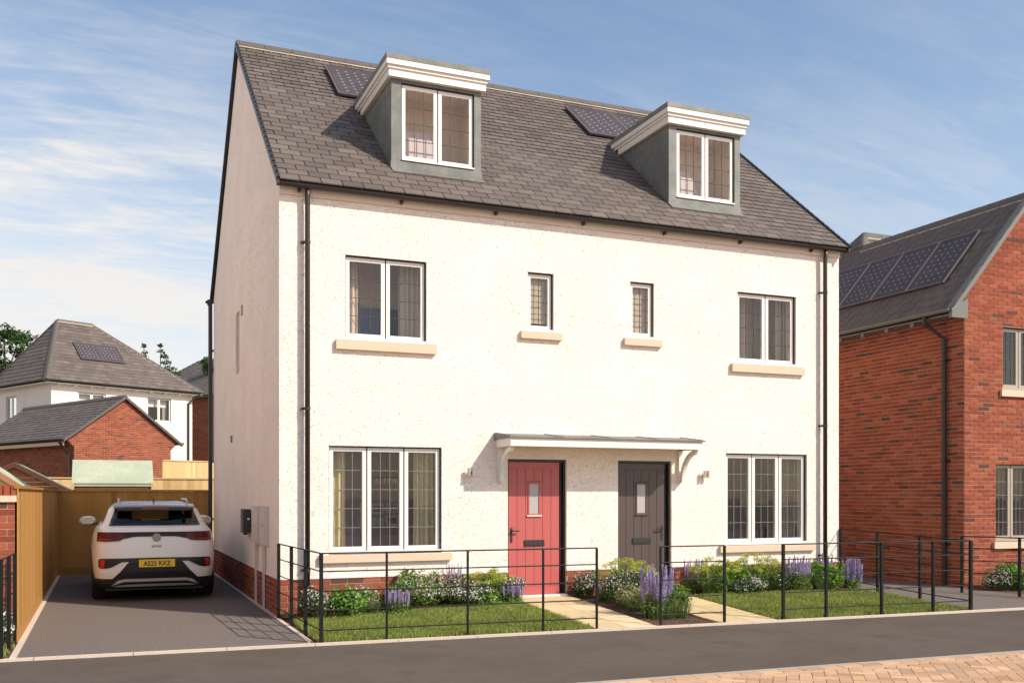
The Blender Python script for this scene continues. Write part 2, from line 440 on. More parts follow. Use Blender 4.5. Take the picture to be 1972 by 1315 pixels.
def sheet(name, m, poly, nx, ny, zf, kind='structure', parent=None, off=0.):
    """poly(s,t)->(x,y)"""
    mb = MB(); vs = []; fs = []
    for j in range(ny+1):
        for i in range(nx+1):
            x, y = poly(i/nx, j/ny); vs.append((x, y, zf(x, y)+off))
    for j in range(ny):
        for i in range(nx):
            a = j*(nx+1)+i; fs.append((a, a+1, a+nx+2, a+nx+1))
    mb.add(vs, fs); o = mb.build(name, m, parent); 
    if kind: o['kind'] = kind
    return o

# ================================================================== SETTING
def farz(x, y):
    r = cl((y-10.5)/12); r = r*r*(3-2*r)
    if x > 8.5: r *= 1-cl((x-8.5)/6)
    return -.09+1.2*r
xs = [-300, -120, -60, -30, -15, -8, -4, 0, 4, 8, 10, 12, 15, 20, 30, 60, 120, 300]
ys = [-200, -80, -40, -20, -10, -6, 0, 6, 10, 12, 14, 16, 18, 20, 23, 27, 32, 40, 60, 100, 200, 600]
mb = MB(); mb.add([(x, y, farz(x, y)) for y in ys for x in xs], [(j*len(xs)+i, j*len(xs)+i+1, (j+1)*len(xs)+i+1, (j+1)*len(xs)+i) for j in range(len(ys)-1) for i in range(len(xs)-1)])
struct(mb.build('ground', M['field']))
sheet('road', M['road'], lambda s, t: (-40+100*s, YK(-40+100*s)*(1-t)+YA(-40+100*s)*t), 50, 4, lambda x, y: -.022)
# block paving beyond the road: a bedding sheet and the blocks
pav = sheet('paving', M['mortar'], lambda s, t: (-40+100*s, -26*(1-t)+(YK(-40+100*s)-.10)*t), 4, 2, lambda x, y: -.018)
items = []
bw, bl_ = .112, .225
ang = math.radians(-38)
ca, sa = math.cos(ang), math.sin(ang)
for i in range(-60, 90):
    for j in range(-60, 60):
        k = (i-j) % 4
        if k == 0: x0, y0, w_, h_ = i*bw, j*bw, 2*bw, bw
        elif k == 3: x0, y0, w_, h_ = i*bw, j*bw, bw, 2*bw
        else: continue
        cxx, cyy = x0+w_/2, y0+h_/2
        X, Y = 4.5+cxx*ca-cyy*sa, -6.2+cxx*sa+cyy*ca
        if not (-.5 < X < 11 and YK(X)-2.4 < Y): continue
        g = .0035
        P = V((4.5+(x0+g)*ca-(y0+g)*sa, -6.2+(x0+g)*sa+(y0+g)*ca, -.06))
        ex = V((ca, sa, 0))*(w_-2*g); ey = V((-sa, ca, 0))*(h_-2*g)
        if max(q.y-YK(q.x) for q in (P, P+ex, P+ey, P+ex+ey)) > -.11: continue
        items.append((P, ex, ey, V((0, 0, .049+R.uniform(0, .002))), 1))
pieces(pav, 'block_paver', items, M['block'])
def course(pf, name, m, x0, x1, step, wd, ztop, root, group=None):
    it = []
    x = x0
    while x < x1:
        xa, xb = x+.004, x+step-.004
        it.append((V((xa, pf(xa), ztop-.12)), V((xb-xa, pf(xb)-pf(xa), 0)), V((0, wd, 0)), V((0, 0, .12+R.uniform(-.001, .001)))))
        x += step
    return it
# border course of blocks and the grey kerb
bord = []
x = -.4
while x < 11:
    bord.append((V((x+.004, YK(x)-.105, -.06)), V((.217, -.008, 0)), V((0, .095, 0)), V((0, 0, .050+R.uniform(0, .002))), 1)); x += .225
pieces(pav, 'border_block', bord, M['block'])
kerb = struct(MB().build('kerb', M['greykerb'])) if False else None
kr = thing('road_kerb', 'grey kerb strip between the road and the block paving', 'kerb', (0, -5.4, 0)); kr['kind'] = 'structure'; del kr['category']
for x in np.arange(-6.4, 16, .915):
    mb = MB(); mb.obox((x+.003, YK(x)-.004, -.14), (.909, -.034, 0), (0, .058, 0), (0, 0, .134)); mb.build('kerb_stone', M['greykerb'], kr)
ed = thing('pavement_edging', 'pale stone edging between the gardens and the road', 'edging', (0, -2.35, 0)); ed['kind'] = 'structure'; del ed['category']
for x in np.arange(-12.81, 26, .915):
    mb = MB(); mb.obox((x+.003, YA(x)-.028, -.12), (.909, -.0455, 0), (0, .055, 0), (0, 0, .126)); mb.build('edging_stone', M['kerb'], ed)
for y in np.arange(-2.19, 8.4, .915):
    y1 = min(y+.909, 8.42)
    MB().box(-2.965, -2.905, y+.003, y1, -.12, .012).build('edging_stone', M['kerb'], ed)
for y in np.arange(-2.24, 8.3, .915):
    MB().box(-.05, -.002, y+.003, min(y+.909, 8.3), -.12, .012).build('edging_stone', M['kerb'], ed)
sheet('driveway', M['asphalt'], lambda s, t: (-2.905+2.855*s, (YA(-2.9+2.9*s)+.03)*(1-t)+8.45*t), 6, 20, lambda x, y: 0.)
sheet('side_driveway', M['asphalt'], lambda s, t: (9.16+(11.51-9.16)*s, (YA(9.16+2.35*s)+.03)*(1-t)+9*t), 6, 20, lambda x, y: gz(x, y)*.6+.001*0)
# neighbour's front garden soil + drive side
sheet('neighbour_garden', M['soil'], lambda s, t: (11.2+14*s, (YA(11.2+14*s)+.03)*(1-t)-.40*t), 8, 6, lambda x, y: .004)
sheet('left_garden', M['soil'], lambda s, t: (-12+9.03*s, (YA(-12+9.03*s)+.03)*(1-t)-1.0*t), 8, 4, lambda x, y: -.004)
sheet('garden_soil', M['soil'], lambda s, t: (0+9.15*s, (YA(9.15*s)+.03)*(1-t)-.001*t), 30, 10, gz, off=-.02)
lawnpolys = []
def lawn(name, xa0, xa1, xb0, xb1, ytop, wob=.04):
    """between lines x=xa.. (at road) to (at top)"""
    def poly(s, t):
        xr = xa0+(xa1-xa0)*s; xt = xb0+(xb1-xb0)*s
        x = xr+(xt-xr)*t; yt = ytop(x)
        return x, (YA(x)+.03)*(1-t)+yt*t
    o = sheet(name, M['lawn'], poly, 24, 12, gz, off=-.004)
    lawnpolys.append(poly); return o
lawn('front_lawn', .06, 3.33, .10, 3.22, lambda x: -.42+.05*math.sin(x*3)-.05*math.sin(x*1.3))
lawn('right_lawn', 5.94, 9.10, 5.92, 9.10, lambda x: -.62+.06*math.sin(x*2.1))
lawnpolys.append(lambda s, t: (12.3+4*s, -2.6+1.1*t))
lawnpolys.append(lambda s, t: (-4.2+1.2*s, -2.12+.9*t))

# paths of buff slabs
for nm, lb, (a0, a1), (b0, b1) in (('left_path', 'x', (3.354, 4.17), (3.22, 4.16)), ('right_path', 'x', (5.075, 5.91), (4.99, 5.93))):
    p = sheet(nm, M['mortar_dark'], lambda s, t: ((a0+(a1-a0)*s)*(1-t)+(b0+(b1-b0)*s)*t, (YA((a0+a1)/2)+.03)*(1-t)-.002*t), 2, 8, gz, off=-.012)
    y0 = YA((a0+a1)/2)+.03; n = 6
    for j in range(n):
        ya, yb = y0+(0-y0)*j/n, y0+(0-y0)*(j+1)/n; ta, tb = j/n, (j+1)/n
        for i in range(2):
            def pt(s, t, y): 
                x = (a0+(a1-a0)*s)*(1-t)+(b0+(b1-b0)*s)*t
                return V((x, y, gz(x, y)+.004))
            g = .005
            q = [pt(i/2, ta, ya)+V((g, g, 0)), pt((i+1)/2, ta, ya)+V((-g, g, 0)), pt((i+1)/2, tb, yb)+V((-g, -g, 0)), pt(i/2, tb, yb)+V((g, -g, 0))]
            MB().prism(q, (0, 0, -.04)).build('paving_slab', M['slab'][0], p)

# grass blades, soil chips
def grass(polys, dens, name, hgt=.055):
    vs = []; fs = []
    for poly, n in polys:
        for _ in range(n):
            x, y = poly(R.random(), R.random()); x += R.gauss(0, .012); y += R.gauss(0, .012)
            if y < YA(x)+.035: continue
            h = hgt*R.uniform(.55, 1.25); a = R.uniform(0, 6.28); wd = R.uniform(.003, .0055); lx, ly = R.gauss(0, .35)*h, R.gauss(0, .35)*h
            z = gz(x, y)-.006; c, s_ = math.cos(a)*wd, math.sin(a)*wd; o = len(vs)
            vs += [(x-c, y-s_, z), (x+c, y+s_, z), (x+lx*.4+c*.7, y+ly*.4+s_*.7, z+h*.6), (x+lx*.4-c*.7, y+ly*.4-s_*.7, z+h*.6), (x+lx, y+ly, z+h)]
            fs += [(o, o+1, o+2, o+3), (o+3, o+2, o+4)]
    m = MB(); m.v = vs; m.f = fs; m.m = [0]*len(fs); return m
GR = [(0, (.23, .29, .055)), (.25, (.28, .34, .075)), (.5, (.17, .235, .045)), (.7, (.34, .37, .10)), (.9, (.40, .37, .16))]
M['grass'] = mat('grass_blades', (0, 0, 0), .6, scale=.55, var=.22, rand='island', ramp=GR, spec=.25, trans=.35)
g = grass([(lawnpolys[0], 42000), (lawnpolys[1], 36000), (lawnpolys[2], 6000), (lawnpolys[3], 3500)], 1, 'grass').build('grass', M['grass'], kind='stuff')
g['label'] = 'short green lawn grass growing in the front gardens'; g['category'] = 'grass'
mb = MB()
for _ in range(2600):
    x, y = (R.uniform(0.05, 9.1), R.uniform(-.75, -.03)) if R.random() < .5 else (R.uniform(4.2, 5.05), R.uniform(-2.52, 0))
    if 3.25 < x < 4.15 or 5.0 < x < 5.9 and y > -2: continue
    a = R.uniform(0, 3.14); l = R.uniform(.008, .03)
    mb.obox((x, y, gz(x, y)-.024), (l*math.cos(a), l*math.sin(a), R.uniform(-.004, .008)), (-.008*math.sin(a), .008*math.cos(a), 0), (0, 0, .007))
o = mb.build('bark_chips', mat('bark_chip', (0, 0, 0), .9, rand='island', ramp=[(0, (.10, .05, .03)), (.4, (.16, .085, .05)), (.8, (.22, .13, .08))]), kind='stuff')
o['label'] = 'brown bark mulch chips lying on the planting beds'; o['category'] = 'mulch'

# ================================================================== WINDOWS
def frame_mat(o, rz): return Matrix.Translation(V(o)) @ Matrix.Rotation(rz, 4, 'Z')
def window(root, O, rz, wd, ht, nsash, rows, cols, fm, lead, gl=None, recess=.055, name='window', cill=.045, fw=.052, label=None):
    """O: lower-left corner of the opening on the wall face; local +x along wall, +y into the wall"""
    T = frame_mat(O, rz)
    b = MB(); g = .016
    y0 = recess
    # dark surround and mullion seals
    b.box(0, wd, y0-.02, y0+.07, ht-g, ht); b.box(0, g, y0-.004, y0+.07, 0, ht-g); b.box(wd-g, wd, y0-.02, y0+.07, 0, ht-g)
    sw = (wd-g)/nsash
    for i in range(1, nsash): b.box(i*sw, i*sw+g, y0+.014, y0+.06, cill, ht-g)
    b.box(g, wd-g, y0+.014, y0+.07, -.0, .008)
    wo = b.build(name, M['gasket'], root, T, label=label)
    MB().box(.004, wd-.004, y0-.05, y0+.06, .009, cill).build('window_sill', fm, wo)
    for i in range(nsash):
        xa, xb = i*sw+g+.001, (i+1)*sw-.001; za, zb = cill+.004, ht-g-.002
        s = MB().panel((xa, y0, za), (1, 0, 0), (0, 0, 1), xb-xa, zb-za, .05, [(fw, xb-xa-fw, fw, zb-za-fw)])
        s.build('sash', fm, wo)
        px0, px1, pz0, pz1 = xa+fw, xb-fw, za+fw, zb-fw
        cw, ch = (px1-px0)/cols, (pz1-pz0)/rows
        for a in range(cols):
            for c in range(rows):
                m = MB(); t1, t2 = R.uniform(-.0012, .0012), R.uniform(-.0012, .0012)
                x0, x1, zz0, zz1 = px0+a*cw+.001, px0+(a+1)*cw-.001, pz0+c*ch+.001, pz0+(c+1)*ch-.001
                yb = y0+.024
                m.prism([(x0, yb+t1, zz0), (x1, yb+t2, zz0), (x1, yb+t2-t1*.5, zz1), (x0, yb+t1-t1*.5, zz1)], (0, .004, 0))
                m.build('pane', gl or M['glass'], wo)
        if cols > 1 or rows > 1:
            lw_ = .0030
            for a in range(1, cols): MB().box(px0+a*cw-lw_, px0+a*cw+lw_, y0+.017, y0+.031, pz0, pz1).build('lead_strip', lead, wo)
            for c in range(1, rows): MB().box(px0, px1, y0+.0155, y0+.0325, pz0+c*ch-lw_, pz0+c*ch+lw_).build('lead_strip', lead, wo)
    return wo
def room(root, x0, x1, y0, y1, z0, z1, wall, T=None, floor=None, ceil=None, name='room'):
    b = MB(); t = .03
    b.box(x0, x1, y1, y1+t, z0, z1, 0); b.box(x0-t, x0, y0, y1+t, z0, z1, 0); b.box(x1, x1+t, y0, y1+t, z0, z1, 0)
    b.box(x0-t, x1+t, y0, y1+t, z0-t, z0, 1); b.box(x0-t, x1+t, y0, y1+t, z1, z1+t, 2)
    return b.build(name, [wall, floor or M['carpet'], ceil or M['ceil']], root, T)
def curtain(x0, x1, y, z0, z1, m, label, rz=0, O=(0, 0, 0), root=None, folds=None):
    n = max(24, int((x1-x0)/.012)); f = folds or max(3, int((x1-x0)/.07)); vs = []; fs = []
    T = frame_mat(O, rz)
    for k, z in enumerate((z0, (z0+z1)/2, z1)):
        for i in range(n+1):
            t = i/n; amp = .028*(1.1-.3*k/2)
            vs.append((x0+(x1-x0)*t+.01*math.sin(k+t*9), y+amp*math.sin(t*f*2*math.pi+.4*math.sin(k))+.012*math.sin(t*f*4.7+k), z))
    for k in range(2):
        for i in range(n): a = k*(n+1)+i; fs.append((a, a+1, a+n+2, a+n+1))
    nv = len(vs); vs += [(a, b+.004, c) for a, b, c in vs]; fs += [tuple(nv+i for i in q[::-1]) for q in fs[:]]
    b = MB().add(vs, fs); o = b.build('curtain', m, root, T, smooth=True)
    if root is None: tag(o, label, 'curtain')
    return o

# ================================================================== MAIN HOUSE
W_, D_ = 9.144, 8.28
RK = .82; RY0, RZ0 = -.2, 5.668; RYM = D_/2; RZM = RZ0+RK*(RYM-RY0)
H = thing('semi_detached_house', 'large cream rendered pair of houses with a slate roof and two grey dormers', 'house', (W_/2, D_/2, 0))
WIN = [('g', .65, 2.225, .81, 2.262, 3, 5, 3), ('u', .871, 2.005, 3.675, 4.815, 2, 4, 3), ('s', 3.525, 3.937, 3.955, 4.816, 1, 4, 2)]
DOORS = [(3.217, 4.146), (W_-4.146, W_-3.217)]
DZ0, DZ1 = .135, 2.12
ops = []
for k, a, b, c, d, *_ in WIN: ops += [(a, b, c, d), (W_-b, W_-a, c, d)]
opsr = [(a, b, c-.5, d-.5) for a, b, c, d in ops]+[(a, b, -.1, DZ1-.5) for a, b in DOORS]
mb = MB().panel((0, 0, .5), (1, 0, 0), (0, 0, 1), W_, 5.125, .26, opsr)
# side gable walls (left with one narrow window) and rear wall
side_ops = [(D_-4.56, D_-4.06, 3.67-.5, 4.72-.5)]
mb.panel((0, D_, .5), (0, -1, 0), (0, 0, 1), D_-.26, 5.125, .2, side_ops)
mb.panel((W_, .262, .5), (0, 1, 0), (0, 0, 1), D_-.262, 5.125, .2)
mb.panel((W_-.2, D_, .5), (-1, 0, 0), (0, 0, 1), W_-.4, 5.125, .2)
zt = 5.625
zap = RZM-.06; yo = (zt-RZ0+.06)/RK+RY0
for xx, e in ((0, .2), (W_-.2, .2)):
    mb.prism([(xx, yo if yo > 0 else 0, zt+.001), (xx, D_-max(yo, 0), zt+.001), (xx, D_/2, zap)], (e, 0, 0))
wall = mb.build('rendered_wall', M['render'], H)
# cornice band under the eave + bell drip above the plinth
mb = MB(); mb.box(-.0, W_, -.030, -.0005, 5.535, 5.64); mb.box(-.0, W_, -.038, -.0301, 5.522, 5.536); 
mb.build('eaves_band', M['smooth'], H)
mb = MB(); prev = 0
for a, b in DOORS: mb.box(prev, a, -.014, -.0006, .5, .522); prev = b
mb.box(prev, W_, -.014, -.0006, .5, .522); mb.box(-.014, -.0006, -.014, D_, .5, .522); mb.build('render_stop_bead', M['render'], H)
# brick plinth
pl = MB(); prev = 0
for a, b in DOORS: pl.box(prev+(.004 if prev == 0 else 0), a, .004, .25, 0, .4995); prev = b
pl.box(prev, W_-.01, .004, .25, 0, .4995); pl.box(.004, .25, .2505, D_-.01, 0, .4995); pl.box(W_-.25, W_-.012, .2505, D_-.01, 0, .4995)
pl.build('plinth_backing', M['mortar_dark'], H)
it = brickwork((0, 0, 0), (1, 0, 0), (0, -1, 0), W_, 0, .498, openings=[(a-.001, b+.001, -1, 3) for a, b in DOORS], depth=.05)
it2 = brickwork((0, D_, 0), (0, -1, 0), (-1, 0, 0), D_-.0015, 0, .498, depth=.05, start=.11)
pieces(H, 'brick', it+it2, M['brick'], mass='bricks')

# roof underlay with holes for the dormers
DX = [(1.632, 2.982), (W_-2.982, W_-1.632)]
DY = .46
sl = math.hypot(1, RK); W_up = V((0, 1, RK)).normalized(); NR_ = V((0, -RK, 1)).normalized()
Ls = (RYM-RY0)*sl
v_of = lambda y: (y-RY0)*sl
DYB = 2.25
mb = MB().panel(V((-.03, RY0+.03, RZ0-.045+.03*RK)), (1, 0, 0), W_up, W_+.06, Ls-.03, .03, [(a+.03+.05, b+.03-.05, v_of(DY+.05), v_of(DYB-.15)) for a, b in DX])
mb.panel(V((W_+.03, D_+.2-.03, RZ0-.045+.03*RK)), (-1, 0, 0), V((0, -1, RK)), W_+.06, Ls-.03, .03)
mb.build('roof_underlay', M['underlay'], H)
dcuts = [(a+.045+.015, b+.045-.015, v_of(DY-.02), v_of(DYB-.05)) for a, b in DX]
roof_it = slates((-.045, RY0, RZ0-.012), (1, 0, 0), W_up, NR_, Ls-.02, .168, .281, .017, lambda v: (0, W_+.09), joint=.013, cuts=dcuts)
def hid(u, v, c): return False
pieces(H, 'roof_slate', roof_it, M['slate'], mass='roof_slates')
mb = MB()
rr = slates((W_+.045, D_-RY0, RZ0-.012), (-1, 0, 0), V((0, -1, RK)), V((0, RK, 1)), Ls-.02, .168*2, .281*2, .012, lambda v: (0, W_+.09))
for r_ in rr: mb.obox(*r_[:4])
mb.build('rear_roof_slates', M['slate'][1], H, kind='stuff')
# ridge tiles with mortar
nt = 20; tl = (W_+.1)/nt
for i in range(nt):
    xa = -.05+i*tl+.004; z = RZM
    dz = R.uniform(-.002, .002)
    prof = [(-.13, z-.085), (-.13, z-.06), (0, z+.055), (.13, z-.06), (.13, z-.085), (0, z+.025)]
    mb = MB().prism([(xa, RYM+p, q+dz) for p, q in prof], (tl-.008, 0, 0)); mb.build('ridge_tile', M['ridge'], H)
MB().prism([(-.045, RYM-.138, RZM-.125), (-.045, RYM+.138, RZM-.125), (-.045, RYM+.125, RZM-.078), (-.045, RYM, RZM+.02), (-.045, RYM-.125, RZM-.078)], (W_+.09, 0, 0)).build('ridge_mortar', M['pale_mortar'], H)
# verge trims
for xa in (-.065, W_+.03):
    for sgn in (-1, 1):
        o1 = (xa, RYM+sgn*(RYM-RY0+.005), RZ0-.075); 
        mb = MB().obox(V(o1), V((.035, 0, 0)), V((0, -sgn*(RYM-RY0+.005), RZM-RZ0+.004)), V((0, 0, .07)))
        mb.build('verge_trim', M['dark'], H)
    # stepped verge nibs
    n = 33
    mb = MB()
    for i in range(n):
        y = RY0+(RYM-RY0)*i/n; z = RZ0+RK*(y-RY0)
        mb.obox((xa-.004, y, z-.028), V((.045, 0, 0)), W_up*.135, NR_*.05)
    mb.build('verge_nibs', M['dark'], H, kind='stuff')
# gutter, brackets, downpipes
def halfround(P, U, length, r=.055, out=(0, -1, 0), n=8):
    mb = MB(); P = V(P); U = V(U).normalized(); out = V(out); up = V((0, 0, 1)); rings = []
    vs = []
    for e in (0, length):
        for rad in (r, r-.006):
            for k in range(n+1):
                a = math.pi*k/n; vs.append(P+U*e+out*(rad*math.cos(a))-up*(rad*math.sin(a)))
    m_ = n+1; fs = []
    for k in range(n):
        fs.append((k, k+1, 2*m_+k+1, 2*m_+k)); fs.append((m_+k+1, m_+k, 3*m_+k, 3*m_+k+1))
        fs.append((k+1, k, m_+k, m_+k+1)); fs.append((2*m_+k, 2*m_+k+1, 3*m_+k+1, 3*m_+k))
    for k in (0, n): fs.append((k, 2*m_+k, 3*m_+k, m_+k))
    mb.add(vs, fs)
    # end stops
    for e in (0, length-.005):
        mb.prism([P+U*e+out*(r*math.cos(math.pi*k/n))-up*(r*math.sin(math.pi*k/n)) for k in range(n+1)], U*.005)
    return mb
GZ, GY = 5.642, -.125
halfround((-.05, GY, GZ), (1, 0, 0), W_+.1, .052).build('gutter', M['dark'], H)
for x in np.arange(.25, W_, 1.38):
    MB().box(x-.018, x+.018, GY+.03, -.03, GZ-.085, GZ-.04).build('gutter_bracket', M['dark'], H)
for px in (.352, W_-.352):
    o = MB().tube([(px, GY+.02, GZ-.045), (px, GY+.035, 5.5), (px, -.085, 5.40), (px, -.085, .0+gz(px, 0))], .034, 12).build('downpipe', M['dark'], H, smooth=True)
    for z in (4.91, 2.735, .62):
        MB().tube([(px, -.085, z-.02), (px, -.085, z+.02)], .040, 12).box(px-.075, px-.03, -.06, -.0008, z-.014, z+.014).build('pipe_bracket', M['dark'], H)
# rear downpipe at the back left corner
halfround((-.15, D_+.125, GZ), (1, 0, 0), W_+.2, .052, (0, 1, 0)).build('gutter', M['dark'], H)
MB().box(-.12, -.03, D_+.02, D_+.12, 5.55, 5.66).tube([(-.062, D_+.07, 5.62), (-.062, D_+.05, 5.3), (-.062, D_+.05, 0)], .042, 12).build('downpipe', M['dark'], H)
for z in (4.6, 2.3, 1.1): MB().box(-.075, .03, D_+.0015, D_+.09, z-.02, z+.02).build('pipe_bracket', M['dark'], H)

# windows
for k, a, b, c, d, ns, ro, co in WIN:
    for mir in (0, 1):
        xa = a if not mir else W_-b
        lead = M['leadwhite'] if k == 'g' else M['leadstrip']
        window(H, (xa, 0, c), 0, b-a, d-c, ns, ro, co, M['white'], lead, label={'g': 'three light ground floor window', 'u': 'two light upper window', 's': 'narrow single upper window'}[k])
        st = {'g': (.131, .104), 'u': (.132, .13), 's': (.12, .105)}[k]
        MB().box(xa-st[0], xa+b-a+st[0], -.058, -.0007, c-st[1], c-.001).build('stone_sill', M['stone'], H)
# side window recess (narrow)
sw_ = window(H, (0, 4.56, 3.67), -math.pi/2, .5, 1.05, 1, 1, 1, M['white'], M['leadstrip'], recess=.10, label='narrow window in the left gable wall')
MB().box(-.025, -.0008, 3.62, 3.72, 4.56, 4.72).build('wall_vent', M['taupe'], H)
MB().box(-.02, -.0008, 5.05, 5.19, 2.54, 2.66).build('wall_vent', M['gutter_grey'], H)
# rooms behind the glass
Rg = room(H, .25, 3.12, .27, 1.8, .12, 2.42, M['wallpurple'])
Rg2 = room(H, W_-3.12, W_-.25, .27, 2.0, .12, 2.42, M['wallpurple'])
Ru = room(H, .25, 2.75, .27, 1.05, 2.7, 5.1, M['wallbeige'])
Ru2 = room(H, W_-2.75, W_-.25, .27, 1.05, 2.7, 5.1, M['wallbeige'])
Rs = room(H, 3.2, 4.45, .27, .9, 2.7, 5.1, M['wallbeige']); Rs2 = room(H, W_-4.45, W_-3.2, .27, .9, 2.7, 5.1, M['wallbeige'])
room(H, .27, 2.0, 3.9, 4.9, 2.7, 5.1, M['wallbeige'], T=Matrix.Identity(4)) if False else None
for x0, x1, m_, la in ((.72, .955, 'curtain', 'cream curtain at the left side of the left ground floor window'), (1.915, 2.23, 'curtain', 'cream curtain at the right side of the left ground floor window'),
                       (8.27, 8.56, 'curtaingrey', 'grey brown curtain at the right side of the right ground floor window')):
    curtain(x0, x1, .34, .2, 2.35, M[m_], la)
for x0, x1, m_, la in ((.93, 1.13, 'curtain2', 'beige curtain at the left side of the left upper window'), (1.70, 2.09, 'curtain2', 'wide beige curtain at the right side of the left upper window'),
                       (7.42, 7.56, 'curtain2', 'beige curtain at the left side of the right upper window'), (8.10, 8.38, 'curtain2', 'beige curtain at the right side of the right upper window')):
    curtain(x0, x1, .34, 2.8, 5.0, M[m_], la)
for x0, la in ((3.50, 'tan roller blind in the left narrow upper window'), (W_-3.96, 'tan roller blind in the right narrow upper window')):
    b = MB().box(x0-.08, x0+.54, .14, .144, (4.10 if x0 < 4 else 3.9), 4.86).box(x0-.08, x0+.54, .135, .16, 4.861, 4.89).build('roller_blind', M['blind']); tag(b, la, 'blind')
t = thing('headboard', 'blue and navy upholstered headboard inside the left upper window', 'headboard', (1.3, .95, 2.7))
MB().box(1.10, 1.58, .93, .99, 2.72, 4.30).build('panel', M['blue'], t); MB().box(1.585, 2.1, .92, 1.0, 2.72, 4.30).build('panel', M['navy'], t, label='navy panel')
t = thing('bookcase', 'dark narrow cabinet inside the right ground floor window', 'cabinet', (7.7, 1.5, .12))
MB().box(7.62, 8.0, 1.5, 1.9, .12, 2.1).build('carcass', M['gasket'], t)
for z in (.5, .95, 1.4, 1.8): MB().box(7.63, 7.99, 1.47, 1.498, z, z+.02).build('shelf', M['shedwood'], t)
# picture frames on the back wall of the left room
Mframe = mat('white_frame_mount', (.80, .78, .76), .5); Mpic = mat('grey_photo', (.22, .21, .22), .5, (.45, .43, .42), 12); Mblk = mat('black_frame', (.02, .02, .02), .4)
py = 1.8
for i, (x0, x1, z0, z1, lb) in enumerate(((1.99, 2.12, 1.29, 1.46, 'small white picture at the far left of the upper row on the grey wall'), (1.99, 2.12, 1.08, 1.26, 'small white picture at the far left of the lower row on the grey wall'),
          (2.20, 2.42, 1.27, 1.46, 'wide white picture in the upper row on the grey wall'), (2.46, 2.56, 1.29, 1.46, 'narrow white picture beside the wide one on the grey wall'), (2.58, 2.68, 1.29, 1.46, 'narrow white picture at the right end of the upper row'),
          (2.20, 2.29, 1.08, 1.20, 'tiny picture under the wide one on the grey wall'), (2.31, 2.42, 1.08, 1.20, 'small square picture in the lower row, second from the middle'), (2.46, 2.68, 1.06, 1.25, 'wide white picture at the right end of the lower row'))):
    kk = (py-CAM.y)/(3.8-CAM.y); x0, x1 = [CAM.x+(q-CAM.x)*kk for q in (x0, x1)]; z0, z1 = [CAM.z+(q-CAM.z)*kk for q in (z0, z1)]
    t = thing('picture_frame', lb, 'picture', ((x0+x1)/2, py, z0), 'pictures on the living room wall')
    MB().box(x0, x1, py-.022, py-.001, z0, z1).build('frame', Mframe, t); MB().box(x0+.03, x1-.03, py-.025, py-.0225, z0+.038, z1-.038).build('photo', Mpic, t)
t = thing('chandelier', 'ring chandelier with bright drops hanging in the left ground floor room', 'chandelier', (1.76, 1.2, 1.75))
MB().tube([(1.76, 1.2, 2.40), (1.76, 1.2, 2.22)], .075, 16, r2=.08).build('ceiling_rose', Mblk, t)
MB().tube([(1.76, 1.2, 2.25), (1.76, 1.2, 1.85)], .006, 6).build('rod', Mblk, t)
MB().tube([(1.76+.17*math.cos(a), 1.2+.17*math.sin(a), 1.86) for a in np.linspace(0, 2*math.pi, 25)], .018, 6, cap=False).build('ring', mat('bronze', (.10, .06, .05), .35, metal=.8), t)
for k in range(16):
    a = k*math.pi/8; MB().tube([(1.76+.17*math.cos(a), 1.2+.17*math.sin(a), 1.85), (1.76+.17*math.cos(a), 1.2+.17*math.sin(a), 1.765)], .016, 6, r2=.006).build('drop', mat('crystal', (.75, .72, .68), .1, spec=.8) if k == 0 else bpy.data.materials['crystal'], t)

